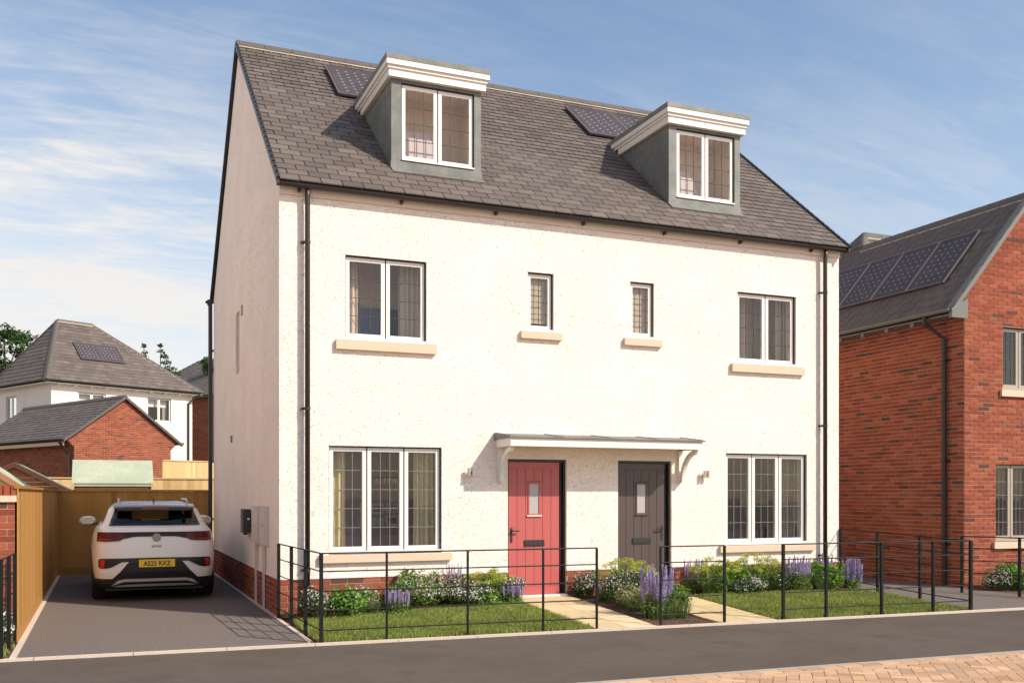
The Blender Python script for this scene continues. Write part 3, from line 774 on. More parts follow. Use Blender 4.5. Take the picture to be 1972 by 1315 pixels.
# doors
def door(x0, x1, mat_, mirror, lab):
    y = .062
    d = MB().panel((x0, y-.012, DZ0), (1, 0, 0), (0, 0, 1), x1-x0, DZ1-DZ0, .07, [(.03, x1-x0-.03, .028, DZ1-DZ0-.035)]).build('door', Mblk, H, label=lab)
    MB().box(x0+.004, x1-.004, -.052, y-.013, DZ0-.015, DZ0+.030).build('threshold', M['white'], d)
    lx0, lx1, lz0, lz1 = x0+.034, x1-.036, DZ0+.031, DZ1-.04
    hinge_gap = .055
    if not mirror: lx1 -= hinge_gap
    else: lx1 -= hinge_gap
    n = 6; cw = (lx1-lx0)/n
    cx_ = (lx0+lx1)/2; gw = .085; gz0, gz1 = DZ0+1.19, DZ0+1.64
    for i in range(n):
        a, b = lx0+i*cw+.003, lx0+(i+1)*cw-.003
        for (z0, z1) in ((lz0+.12, gz0-.03), (gz1+.03, lz1-.10)) if a < cx_+gw and b > cx_-gw else ((lz0+.12, lz1-.10),):
            MB().box(a, b, y, y+.02, z0+.002, z1-.002).build('plank', mat_, d)
    # part of the planks beside the light
    for i in range(n):
        a, b = lx0+i*cw+.003, lx0+(i+1)*cw-.003
        if a < cx_+gw and b > cx_-gw:
            for (p, q) in ((a, min(b, cx_-gw-.012)), (max(a, cx_+gw+.012), b)):
                if q-p > .01: MB().box(p, q, y, y+.02, gz0-.028, gz1+.028).build('plank', mat_, d)
    MB().box(lx0, lx1, y, y+.02, lz0, lz0+.119).box(lx0, lx1, y, y+.02, lz1-.099, lz1).box(lx0-.002, lx1+.002, y+.0201, y+.05, lz0, lz1).build('door_leaf', mat_, d)
    MB().panel((cx_-gw-.012, y-.010, gz0-.012), (1, 0, 0), (0, 0, 1), 2*gw+.024, gz1-gz0+.024, .03, [(.02, 2*gw+.004, .02, gz1-gz0+.004)]).build('glazing_bead', mat_, d)
    MB().box(cx_-gw-.03, cx_+gw+.03, y-.022, y-.001, gz0-.03, gz0-.0125).build('bead_ledge', M['wood'] if not mirror else mat_, d)
    MB().box(cx_-gw+.008, cx_+gw-.008, y+.004, y+.015, gz0+.008, gz1-.008).build('frosted_pane', M['frost'], d)
    MB().box(cx_-.16, cx_+.16, y-.012, y-.001, DZ0+.73, DZ0+.82).box(cx_-.15, cx_+.15, y-.018, y-.0125, DZ0+.745, DZ0+.805).build('letter_plate', M['dark'], d)
    hx = lx0+.045 if not mirror else lx1-.045; dr = 1 if not mirror else -1
    MB().box(hx-.014, hx+.014, y-.010, y-.001, DZ0+.79, DZ0+1.0).box(hx-.008, hx+.008, y-.05, y-.0105, DZ0+.945, DZ0+.965).box(min(hx, hx+dr*.11), max(hx, hx+dr*.11), y-.055, y-.0401, DZ0+.946, DZ0+.964).build('handle', M['dark'], d)
    return d
door(*DOORS[0], M['reddoor'], False, 'red panelled front door'); door(*DOORS[1], M['darkdoor'], True, 'dark brown grey panelled front door')

# canopy over both doors
CX0, CX1, CYF = 3.03, 6.115, -.562
cp = MB(); cp.box(CX0, CX1, CYF, CYF+.03, 2.278, 2.392); cp.box(CX0, CX0+.03, CYF+.0305, -.0008, 2.278, 2.392); cp.box(CX1-.03, CX1, CYF+.0305, -.0008, 2.278, 2.392)
cp.box(CX0+.031, CX1-.031, CYF+.031, -.0008, 2.30, 2.325)
can = cp.build('canopy', M['wood'], H)
x0, x1, yf = CX0-.03, CX1+.035, CYF-.03
MB().prism([(x0, -.0008, 2.394), (x0, yf, 2.394), (x0, yf, 2.412), (x0, -.0008, 2.482)], (x1-x0, 0, 0)).build('lead_roof', M['lead'], can)
for x in np.linspace(x0+.02, x1-.08, 5): MB().obox((x, yf+.02, 2.412), (.045, 0, 0), (0, -yf-.02, .068), (0, 0, .011)).build('lead_roll', M['lead'], can)
for xb in (3.05, 6.03):
    b = MB(); b.box(xb, xb+.065, -.055, -.0009, 1.79, 2.277)
    pts = []; n = 10
    for i in range(n+1):
        a = i/n*math.pi/2; pts.append((-.055-.43*(1-math.cos(a)), 1.80+.477*math.sin(a)))
    inner = [(p[0]+.0, p[1]) for p in pts]; outer = [(-.055-.43*(1-math.cos(i/n*math.pi/2))-.065*math.cos(i/n*math.pi/2)+.0, 1.80+.477*math.sin(i/n*math.pi/2)-.065*math.sin(i/n*math.pi/2)) for i in range(n+1)]
    for i in range(n):
        q = [(xb+.008, *inner[i]), (xb+.008, *inner[i+1]), (xb+.008, *outer[i+1]), (xb+.008, *outer[i])]
        b.prism(q, (.049, 0, 0))
    b.build('bracket', M['wood'], can)
# wall lights
for xl in (2.634, W_-2.634):
    l = MB().box(xl-.02, xl+.02, -.05, -.0008, 1.90, 1.94).build('wall_light', M['alu'], H)
    for dx in (-.032, .032):
        MB().tube([(xl+dx, -.075, 1.87), (xl+dx, -.075, 1.98)], .026, 12).build('lamp_tube', mat('satin_steel', (.60, .52, .46), .3, metal=.7) if 'satin_steel' not in bpy.data.materials else bpy.data.materials['satin_steel'], l)

# dormers
for n_, (xa, xb) in enumerate(DX):
    zt_ = 7.50; z0_ = 6.17
    wx0, wx1 = xa+.145, xb-.105; wz0, wz1 = 6.325, 7.43
    b = MB().panel((xa, DY, z0_-.02), (1, 0, 0), (0, 0, 1), xb-xa, zt_-z0_+.02, .06, [(wx0-xa, wx1-xa, wz0-z0_+.02, wz1-z0_+.02)])
    for xx, e in ((xa, .05), (xb-.05, .05)):
        b.prism([(xx, DY+.0605, RZ0+RK*(DY+.0605-RY0)-.03), (xx, DYB-.0, RZ0+RK*(DYB-RY0)-.03), (xx, DYB-.0, zt_), (xx, DY+.0605, zt_)], (e, 0, 0))
    d = b.build('dormer', M['lead'], H, label='lead clad dormer')
    # apron: lead dressed down over the slates
    MB().obox(V((xa-.012, DY-.008, 6.175)), (xb-xa+.024, 0, 0), (0, -.008, 0), (0, 0, .135)).obox(V((xa-.01, DY-.125, RZ0+RK*(DY-.125-RY0)+.012)), (xb-xa+.02, 0, 0), W_up*.165, NR_*.008).build('lead_apron', M['lead'], d)
    for xs_ in (xa-.006, xb-.144+.04): pass
    fx0, fx1, fy = 1.535, 3.075, .34
    if n_: fx0, fx1 = W_-3.075, W_-1.535
    # stepped cornice with side returns
    c = MB()
    for (inset, za, zb) in ((.07, 7.475, 7.58), (.04, 7.5802, 7.625), (.0, 7.6252, 7.70)):
        yb = RY0+(za-RZ0)/RK+.03
        c.box(fx0+inset*.6, fx1-inset*.6, fy+inset*.7, fy+.14, za, zb)
        c.box(fx0+inset*.6, xa+.06, fy+.1405, yb, za, zb); c.box(xb-.06, fx1-inset*.6, fy+.1405, yb, za, zb)
    c.build('cornice', M['wood'], d)
    r = MB(); r.box(fx0-.006, fx1+.006, fy-.006, RY0+(7.70-RZ0)/RK+.05, 7.7005, 7.775)
    r.build('lead_roof', M['lead'], d)
    window(H, (wx0, DY, wz0), 0, wx1-wx0, wz1-wz0, 2, 4, 3, M['white'], M['leadstrip'], recess=.03, cill=.03, label='dormer window')
    room(H, xa+.055, xb-.055, DY+.065, 1.15, 6.1, 7.47, M['walltan'], ceil=M['walltan'], floor=M['wallbeige'])
    MB().prism([(xa+.06, .95, 6.1), (xa+1.12, .95, 6.1), (xa+.70, .95, 6.95), (xa+.06, .95, 6.95)], (0, .19, 0)).build('sloping_ceiling', M['pinkish'], H)
# solar panels
def solar(root, O, U, Wv, N, w_, h_, nc, nr, name='solar_panel'):
    O, U, Wv, N = V(O), V(U).normalized(), V(Wv).normalized(), V(N).normalized()
    p = MB().obox(O, U*w_, Wv*h_, N*.03, 0)
    for a, b, c, d_ in ((0, w_, 0, .018), (0, w_, h_-.018, h_), (0, .018, .0185, h_-.0185), (w_-.018, w_, .0185, h_-.0185)):
        p.obox(O+U*a+Wv*c+N*.0302, U*(b-a), Wv*(d_-c), N*.008, 1)
    po = p.build(name, [M['pvback'], M['alu']], root)
    cw, ch = (w_-.05)/nc, (h_-.05)/nr
    k = .17
    oct_ = [(k, 0), (1-k, 0), (1, k), (1, 1-k), (1-k, 1), (k, 1), (0, 1-k), (0, k)]
    me = None
    for i in range(nc):
        for j in range(nr):
            o = O+U*(.025+i*cw+.002)+Wv*(.025+j*ch+.002)+N*.0305
            if me is None:
                mb = MB().prism([U*(a*(cw-.004))+Wv*(b*(ch-.004)) for a, b in oct_], N*.003)
                ob = mb.build('solar_cell', M['pvcell'], po); me = ob.data; ob.location = o
            else: ob = link('solar_cell', me, po); ob.location = o
    # pale diamonds where four cells meet
    mb = MB()
    for i in range(1, nc):
        for j in range(1, nr):
            c = O+U*(.025+i*cw)+Wv*(.025+j*ch)+N*.0303; e = k*cw*.95; f = k*ch*.95
            mb.prism([c-U*e, c-Wv*f, c+U*e, c+Wv*f], N*.002)
    mb.build('cell_corner_dots', M['pvdot'], po, kind='stuff')
    return po
for xa in (1.345, 2.315, W_-3.315, W_-2.345):
    solar(H, V((xa, 2.58, RZ0+RK*(2.58-RY0)))+NR_*.035, (1, 0, 0), W_up, NR_, .955, 1.36, 6, 9)
# meter boxes and the car charger on the gable wall
t = thing('car_charger', 'black car charger box on the left gable wall', 'charger', (-.02, 2.9, 1.0))
MB().box(-.115, -.015, 2.62, 2.98, 1.02, 1.385).build('casing', M['dark'], t); MB().box(-.05, -.0008, 2.70, 2.9, 1.1, 1.3).build('mount', M['gutter_grey'], t)
MB().box(-.121, -.1155, 2.66, 2.94, 1.06, 1.34).build('cover', mat('charger_face', (.05, .045, .042), .3), t); MB().box(-.06, -.03, 2.608, 2.6195, 1.22, 1.25).build('light', M['white'], t)
MB().tube([(-.06, 2.95, 1.02), (-.06, 2.95, .98)], .02, 8).tube([(-.06, 2.72, 1.02), (-.06, 2.72, .985)], .02, 8).build('cable_gland', M['dark'], t)
for ya, yb, zc, lab in ((1.60, 2.10, (.89, 1.445), 'pale meter cabinet beside the car charger with a conduit below'), (.84, 1.36, (.91, 1.45), 'pale meter cabinet nearest the front corner with a conduit below')):
    t = thing('meter_cabinet', lab, 'meter cabinet', (-.03, (ya+yb)/2, zc[0]), 'meter cabinets on the gable wall')
    MB().box(-.05, -.0008, ya, yb, *zc).build('case', M['conduit'], t); MB().box(-.058, -.0505, ya+.02, yb-.02, zc[0]+.02, zc[1]-.02).build('lid', M['conduit'], t)
    MB().box(-.062, -.0585, ya+.22, ya+.25, zc[0]+.25, zc[0]+.28).build('lock', M['dark'], t)
    ym = ya+.30
    MB().box(-.045, -.016, ym-.03, ym+.03, 0.01, zc[0]-.0005).build('conduit', M['conduit'], t)

# ================================================================== RIGHT BRICK HOUSE
HX, HY = 11.512, -.38; HXR = 14.65; HXM = 13.08; K2 = 1.15; EZ = 4.75; EX = 11.17
ZR = 6.95
B2 = thing('brick_house', 'red brick house with slate roof and solar panels at the right edge', 'house', (13, 2, 0))
RW = [(12.415, 13.745, 3.443, 4.545, 3, 4, 3), (12.243, 13.92, .789, 2.145, 4, 5, 3)]
opf = [(a-HX, b-HX, c, d) for a, b, c, d, *_ in RW]
def gclip(z):
    if z < 5.06: return (0, HXR-HX)
    e = (z-5.06)/K2; return (max(0, e), HXR-HX-max(0, e))
itb = brickwork((HX, HY, 0), (1, 0, 0), (0, -1, 0), HXR-HX, 0, 6.9, openings=opf, clip=gclip)
itb += brickwork((HX, 6.4, 0), (0, -1, 0), (-1, 0, 0), 6.4-HY-.0015, 0, 4.78, start=.11)
pieces(B2, 'brick', itb, M['brick'], mass='bricks')
mb = MB().panel((HX+.004, HY+.004, 0), (1, 0, 0), (0, 0, 1), HXR-HX-.008, 4.78, .22, [(a-.004, b-.004, c, d) for a, b, c, d in opf])
mb.panel((HX+.0045, 6.4, 0), (0, -1, 0), (0, 0, 1), 6.4-HY-.2245, 4.78, .2); mb.panel((HXR-.012, HY+.24, 0), (0, 1, 0), (0, 0, 1), 6.4-HY-.24, 4.78, .2)
mb.panel((HXR, 6.4, 0), (-1, 0, 0), (0, 0, 1), HXR-HX, 4.78, .2)
mb.prism([(HX+.004, HY+.004, 4.781), (HXR-.004, HY+.004, 4.781), (HXR-.004, HY+.004, 5.05), (HXM, HY+.004, ZR-.12), (HX+.004, HY+.004, 5.05)], (0, .2, 0))
mb.panel((HXR+.001, 1.954, 0), (1, 0, 0), (0, 0, 1), 4.9, 4.78, .2); mb.panel((19.55, 2.16, 0), (0, 1, 0), (0, 0, 1), 4.2, 4.78, .2)
mb.build('mortar_bed', M['mortar'], B2)
mw = MB()
for q in brickwork((HXR, 1.95, 0), (1, 0, 0), (0, -1, 0), 4.9, 0, 4.78): mw.obox(*q[:4])
mw.build('rear_wing_bricks', M['brick'][1], B2, kind='stuff')
for (a, b, c, d, ns, ro, co) in RW:
    window(B2, (a, HY, c), 0, b-a, d-c, ns, ro, co, M['taupe'], M['leadwhite'] if c < 2 else M['leadstrip'], recess=.06, label='taupe framed window')
    MB().box(a-.075, b+.075, HY-.055, HY-.0035, c-.118, c-.002).build('stone_sill', M['stone'], B2)
room(B2, 11.8, 14.4, HY+.24, 3, .1, 2.4, M['wallpurple']); room(B2, 11.8, 14.4, HY+.24, 3, 2.7, 4.7, M['ceil'])
MB().box(12.2, 12.42, HY+.35, HY+.37, .2, 2.3).build('inner_blind', M['gasket'], B2)
MB().tube([(12.75, 1.0, 3.45), (12.75, 1.0, 3.85)], .12, 14, r2=.05).build('lampshade', M['blind'], B2)
# roof planes
sl2 = math.hypot(1, K2); WL = V((1, 0, K2)).normalized(); NL = V((-K2, 0, 1)).normalized()
EX0 = EX; EZ0 = ZR-K2*(HXM-EX0)
P2 = V((13.42, 4.13, ZR+K2*(13.42-HXM)))
L2 = (P2.x-EX0)*sl2
def spanL(v):
    x = EX0+v/sl2
    # u measured from the rear towards the front: origin y=6.4, direction -y
    lo = x-EX0            # rear hip
    hi = 6.4-(HY-.06) if x < HXM else 6.4-(P2.y-(P2.x-x))
    return (lo, hi)
rl = slates((EX0, 6.4, EZ0), (0, -1, 0), WL, NL, L2, .225, .33, .010, spanL, joint=.002, jit=0, dnm=0)
pieces(B2, 'roof_tile', rl, M['tile'], mass='roof_tiles')
rr2 = slates((2*HXM-EX0, HY-.06, EZ0), (0, 1, 0), V((-1, 0, K2)), V((K2, 0, 1)), (HXM-EX0)*sl2, .235, .30, .014, lambda v: (0, 6))
fr_ = slates((EX0, 1.86, EZ0), (1, 0, 0), V((0, 1, K2)), V((0, -K2, 1)), (P2.y-1.86)*sl2, .235, .30, .014, lambda v: (max(v/sl2, 0)+.0, 7), skip=lambda u, v: EX0+u < HXM+ (v/sl2-(HXM-EX0) if False else 0) and v/sl2 < HXM-EX0)
mb = MB()
for r_ in rr2+fr_: mb.obox(*r_[:4])
mb.build('far_roof_tiles', M['slate'][1], B2, kind='stuff')
mb = MB(); yv = HY-.05
def pl_(pts, e): mb.prism(pts, e)
pl_([(EX0+.02, HY-.05, EZ0-.005), (HXM, HY-.05, ZR-.03), (HXM, 3.79, ZR-.03), tuple(P2-V((0, 0, .03))), (EX0+.02, 6.38, EZ0-.005)], (0, 0, -.03))
pl_([(2*HXM-EX0, HY-.05, EZ0), (2*HXM-EX0, 6, EZ0), (HXM, 6, ZR-.03), (HXM, HY-.05, ZR-.03)], (0, 0, -.03))
pl_([(P2.x, P2.y, P2.z-.03), (20, P2.y, P2.z-.03), (20, 1.86, EZ0-.01), (EX0+.05, 1.86, EZ0-.01)], (0, 0, -.03))
pl_([(P2.x, P2.y, P2.z-.03), (20, P2.y, P2.z-.03), (20, 6.4, EZ0-.01), (EX0+.05, 6.4, EZ0-.01)], (0, 0, -.03))
mb.build('roof_underlay', M['underlay'], B2)
def ridge_run(root, A, B, tl=.42, r=.11, m=M['ridge'], drop=.05, mort=True):
    A, B = V(A), V(B); d = (B-A); L = d.length; d.normalize(); s = d.cross(V((0, 0, 1))).normalized(); up = s.cross(d).normalized()
    n = max(1, int(round(L/tl))); t = L/n
    for i in range(n):
        a = A+d*(i*t+.003)
        prof = [s*-r-up*(drop+.02), s*-r-up*drop, s*-r*.55+up*(-drop*.2+.01), up*.035+s*-.02, up*.035+s*.02, s*r*.55+up*(-drop*.2+.01), s*r-up*drop, s*r-up*(drop+.02), up*.0]
        mb = MB().prism([a+p for p in prof], d*(t-.006)); mb.build('ridge_tile', m, root)
    if mort:
        MB().prism([A+s*-(r+.008)-up*(drop+.055), A+s*-(r+.006)-up*(drop+.018), A-up*.0, A+s*(r+.006)-up*(drop+.018), A+s*(r+.008)-up*(drop+.055)], d*L).build('ridge_mortar', M['pale_mortar'], root)
ridge_run(B2, (HXM, HY-.06, ZR+.01), (HXM, 3.75, ZR+.01), drop=.10)
ridge_run(B2, (HXM+.02, 3.80, ZR+.03), P2+V((0, 0, .03)), drop=.07, mort=False)
ridge_run(B2, P2+V((0, 0, .03)), (19, P2.y, P2.z+.03), drop=.09)
ridge_run(B2, P2+V((0, 0, .03)), (EX0+.05, P2.y+P2.x-EX0-.05, EZ0+.06), drop=.07)
# verge tiles on the front gable
for i in range(9):
    for s_ in (1, -1):
        t0, t1 = i/9, (i+1)/9
        xa = EX0+(HXM-EX0)*t0; xb = EX0+(HXM-EX0)*t1
        if s_ < 0: xa, xb = 2*HXM-xa, 2*HXM-xb
        za, zb = EZ0+(ZR-EZ0)*t0, EZ0+(ZR-EZ0)*t1
        y0 = HY-.085
        MB().prism([(xa, y0, za-.10), (xb, y0, zb-.10), (xb, y0, zb+.035), (xa, y0, za+.045)], (0, .035, 0)).obox((xa, y0, za+.02), (xb-xa, 0, zb-za), (0, .13, 0), (0, 0, .028)).build('verge_tile', M['gutter_grey'], B2)
MB().prism([(EX0-.02, HY-.086, EZ0-.14), (EX0+.34, HY-.086, EZ0-.14), (EX0+.34, HY-.086, EZ0+.20), (EX0-.02, HY-.086, EZ0+.02)], (0, .07, 0)).build('box_end', M['gutter_grey'], B2)
halfround((EX0-.03, HY-.04, EZ0+.01), (0, 1, 0), 6.4, .055, (-1, 0, 0)).build('gutter', M['gutter_grey'], B2)
MB().box(EX0+.03, HX-.004, HY-.04, 6.4, EZ0-.09, EZ0-.06).build('soffit', M['gutter_grey'], B2)
for y in np.arange(.5, 6, .62): MB().box(EX0+.04, EX0+.12, y-.04, y+.04, EZ0-.16, EZ0-.091).build('rafter_foot', M['gutter_grey'], B2)
MB().tube([(EX0-.03, .14, EZ0-.03), (EX0-.03, .14, EZ0-.16), (HX-.06, -.0, EZ0-.42), (HX-.06, -.0, 0.02)], .036, 12).build('downpipe', M['dark'], B2)
for z in (3.95, 2.2, .75): MB().box(HX-.03, HX-.0035, -.09, .04, z-.02, z+.02).box(HX-.1, HX-.02, -.05, .05, z-.012, z+.012).build('pipe_bracket', M['dark'], B2)
for k, ya in enumerate((.175, 1.09, 2.005, 2.92)):
    xb_ = 11.67
    solar(B2, V((xb_, ya+.905, EZ0+K2*(xb_-EX0)))+NL*.035, (0, -1, 0), WL, NL, .90, .885*sl2, 6, 9)

# ================================================================== FENCES
def board_fence(name, lab, A, Bp, z0f, h, mats, bw=.10, post=1.8, side=1, inner=False, boards=True, capm=None):
    A, Bp = V(A), V(Bp); d = Bp-A; L = d.length; d.normalize(); n_ = V((d.y, -d.x, 0))*side
    t = thing(name, lab, 'fence', (A+Bp)/2+V((0, 0, z0f((A+Bp)/2))))
    u = 0; i = 0
    while u < L-.01:
        wd = min(bw, L-u); p = A+d*u; z = z0f(p)
        o = link('board', piece_mesh(mats[0]), t)
        ex = d*(wd+.008)+n_*.008; ey = n_*.012; ez = V((0, 0, h-.20-z-.0+R.uniform(-.002, .002)))
        p = V((p.x, p.y, z+.16)); 
        if ex.cross(ey).dot(ez) < 0: p = p+ex; ex = -ex
        o.matrix_basis = Matrix(((ex.x, ey.x, ez.x, p.x), (ex.y, ey.y, ez.y, p.y), (ex.z, ey.z, ez.z, p.z), (0, 0, 0, 1)))
        u += wd; i += 1
    zb = z0f(A)
    MB().obox(V((A.x, A.y, h-.039))-n_*.03, d*L, n_*.075, (0, 0, .035)).build('capping_rail', capm or mats[0], t)
    MB().obox(V((A.x, A.y, zb+.0))-n_*.012, d*L, n_*.035, (0, 0, .158)).build('gravel_board', mats[0], t)
    for z in (zb+.35, (zb+h)/2, h-.3): MB().obox(V((A.x, A.y, z))-n_*.055+d*.30, d*(L-.30), n_*.045, (0, 0, .07)).build('arris_rail', mats[0], t)
    for k in range(int(L/post)+1):
        p = A+d*min(max(k*post, .34), L-.04)-n_*.1
        MB().box(p.x-.045, p.x+.045, p.y-.045, p.y+.045, z0f(p), h-.05).build('post', mats[0], t)
    return t
f1 = board_fence('driveway_fence', 'long golden close boarded fence along the left edge of the driveway', (-2.985, -1.02, 0), (-2.985, 8.52, 0), lambda p: 0., 1.715, M['fence'], side=1)
f2 = board_fence('rear_fence', 'brown close boarded fence across the driveway behind the car', (-2.98, 8.56, 0), (-.02, 8.56, 0), lambda p: 0., 1.715, M['fence'], side=1)
f3 = board_fence('far_fence', 'pale yellow fence showing above the driveway fence in front of the garage', (-6.5, 14.3, 0), (1.6, 14.3, 0), lambda p: farz(p.x, p.y)+.05, 2.055, M['lfence'], side=1)
f4 = board_fence('far_side_fence', 'short pale fence between the far white house and the brick house', (-.2, 24, 0), (1.7, 25, 0), lambda p: farz(p.x, p.y), 2.85, M['lfence'], side=1)

# garden wall at the far left
gw = thing('garden_wall', 'red brick garden wall with brick coping at the left edge', 'wall', (-4, -.9, 0))
it = brickwork((-6.5, -1.0, 0), (1, 0, 0), (0, -1, 0), 3.50, 0, 1.53, start=.05)
it += brickwork((-3.0, -.78, 0), (0, -1, 0), (1, 0, 0), .125, 0, 1.53, start=0)
pieces(gw, 'brick', it, M['brick'], mass='bricks')
MB().box(-6.5, -3.006, -.996, -.784, 0, 1.53).build('mortar_bed', M['mortar'], gw)
MB().box(-6.5, -2.985, -1.03, -.76, 1.531, 1.60).build('stone_band', M['stone'], gw)
x = -6.5
while x < -3.03:
    MB().box(x+.005, x+.068, -1.005, -.78, 1.601, 1.712).build('coping_brick', M['brick'][0], gw); x += .0735

# ================================================================== ESTATE RAILINGS
def railing(lab, pts, posts, heights=(.972, .775, .562, .350, .134), base=None, grp='black estate railings around the front gardens', pw=.011, pd=.011, rr=.0075):
    base = base or (lambda x, y: 0.)
    t = thing('estate_railing', lab, 'railing', (*pts[0], 0), grp)
    for (x, y, s) in posts:
        MB().box(x-s, x+s, y-s, y+s, base(x, y)-.05, base(x, y)+heights[0]).build('post', M['iron'], t)
    for a, b in zip(pts[:-1], pts[1:]):
        for k, h in enumerate(heights):
            r = rr*1.15 if k == 0 else rr
            n = 5; P = [(a[0]+(b[0]-a[0])*i/n, a[1]+(b[1]-a[1])*i/n) for i in range(n+1)]
            MB().tube([(x, y, base(x, y)*1.0+h) for x, y in P], r, 8).build('rail', M['iron'], t)
    return t
railing('black railing round the left front garden, from the house corner to the red door path', [(-.012, -.04), (.075, -2.32), (3.356, -2.475)],
        [(-.012, -.04, .019), (.012, -.84, .019), (.043, -1.585, .019), (.075, -2.32, .019), (.798, -2.355, .011), (1.738, -2.40, .011), (2.664, -2.445, .011), (3.356, -2.475, .012)])
railing('short black railing panel in front of the planting between the two paths', [(4.213, -2.52), (5.115, -2.565)], [(4.213, -2.52, .012), (5.115, -2.565, .014)])
railing('long black railing round the right front garden', [(5.985, -2.61), (9.06, -2.765), (9.16, -.03)],
        [(5.985, -2.61, .017), (6.645, -2.645, .015), (7.536, -2.69, .017), (8.405, -2.73, .017), (9.06, -2.765, .020), (9.10, -1.80, .017), (9.13, -.90, .017), (9.16, -.03, .017)], base=lambda x, y: gz(x, y)*.8)
railing('black railing in front of the brick house at the right edge', [(10.85, -.95), (11.20, -1.75), (11.55, -2.55), (15.5, -2.9)], [(10.85, -.95, .017), (11.20, -1.75, .017), (11.55, -2.55, .017), (13, -2.68, .017), (14.4, -2.8, .017)], heights=(.93, .74, .54, .34, .13))
railing('short black railing beside the brick garden wall at the left edge', [(-3.0, -1.09), (-3.035, -2.18), (-4.6, -2.10)], [(-2.998, -1.09, .017), (-3.015, -1.60, .019), (-3.035, -2.18, .017), (-4.6, -2.10, .017)])

# added house, out of view on the left, bounces sunlight onto the shaded gable
nb = thing('added_bounce_house', 'added cream rendered house out of view left of the driveway fence, bouncing sunlight onto the gable wall', 'house', (-10, 4, 0))
nx0, nx1, ny0, ny1 = -12.2, -4.95, .6, 8.6
wv = MB().panel((nx1, ny0, 0), (0, 1, 0), (0, 0, 1), ny1-ny0, 5.6, .25, [(3.0, 3.7, 3.6, 4.7)]).panel((nx0, ny0, 0), (1, 0, 0), (0, 0, 1), nx1-nx0-.252, 5.6, .25, [(1.2, 2.6, .9, 2.3), (4.6, 6.0, .9, 2.3), (1.3, 2.5, 3.6, 4.8), (4.7, 5.9, 3.6, 4.8)])
wv.panel((nx0, ny1, 0), (0, -1, 0), (0, 0, 1), ny1-ny0-.26, 5.6, .25).panel((nx1-.26, ny1, 0), (-1, 0, 0), (0, 0, 1), nx1-nx0-.52, 5.6, .25)
for xx in (nx0, nx1-.25): wv.prism([(xx, ny0, 5.601), (xx, ny1, 5.601), (xx, (ny0+ny1)/2, 8.7)], (.25, 0, 0))
wv.build('rendered_wall', M['render'], nb)
for a, b, c, d in [(1.2, 2.6, .9, 2.3), (4.6, 6.0, .9, 2.3), (1.3, 2.5, 3.6, 4.8), (4.7, 5.9, 3.6, 4.8)]:
    window(nb, (nx0+a, ny0, c), 0, b-a, d-c, 2, 4, 3, M['white'], M['leadstrip'])
window(nb, (nx1, ny0+3.0, 3.6), math.pi/2, .7, 1.1, 1, 4, 2, M['white'], M['leadstrip'])
for s_ in (1, -1):
    O = V((nx0-.1, ny0-.2, 5.5)) if s_ > 0 else V((nx1+.1, ny1+.2, 5.5))
    U = V((s_, 0, 0)); Wv = V((0, s_, .775)).normalized(); N = U.cross(Wv); L = 4.2*math.hypot(1, .775); m = MB()
    for q in slates(O, U, Wv, N, L, .30, .55, .016, lambda v: (0, nx1-nx0+.2)): m.obox(*q[:4])
    m.obox(O-N*.03, U*(nx1-nx0+.2), Wv*L, N*.015); m.build('roof_slates', M['slate'][1], nb, kind='stuff')
ridge_run(nb, (nx0-.1, (ny0+ny1)/2, 8.80), (nx1+.1, (ny0+ny1)/2, 8.80), drop=.07)

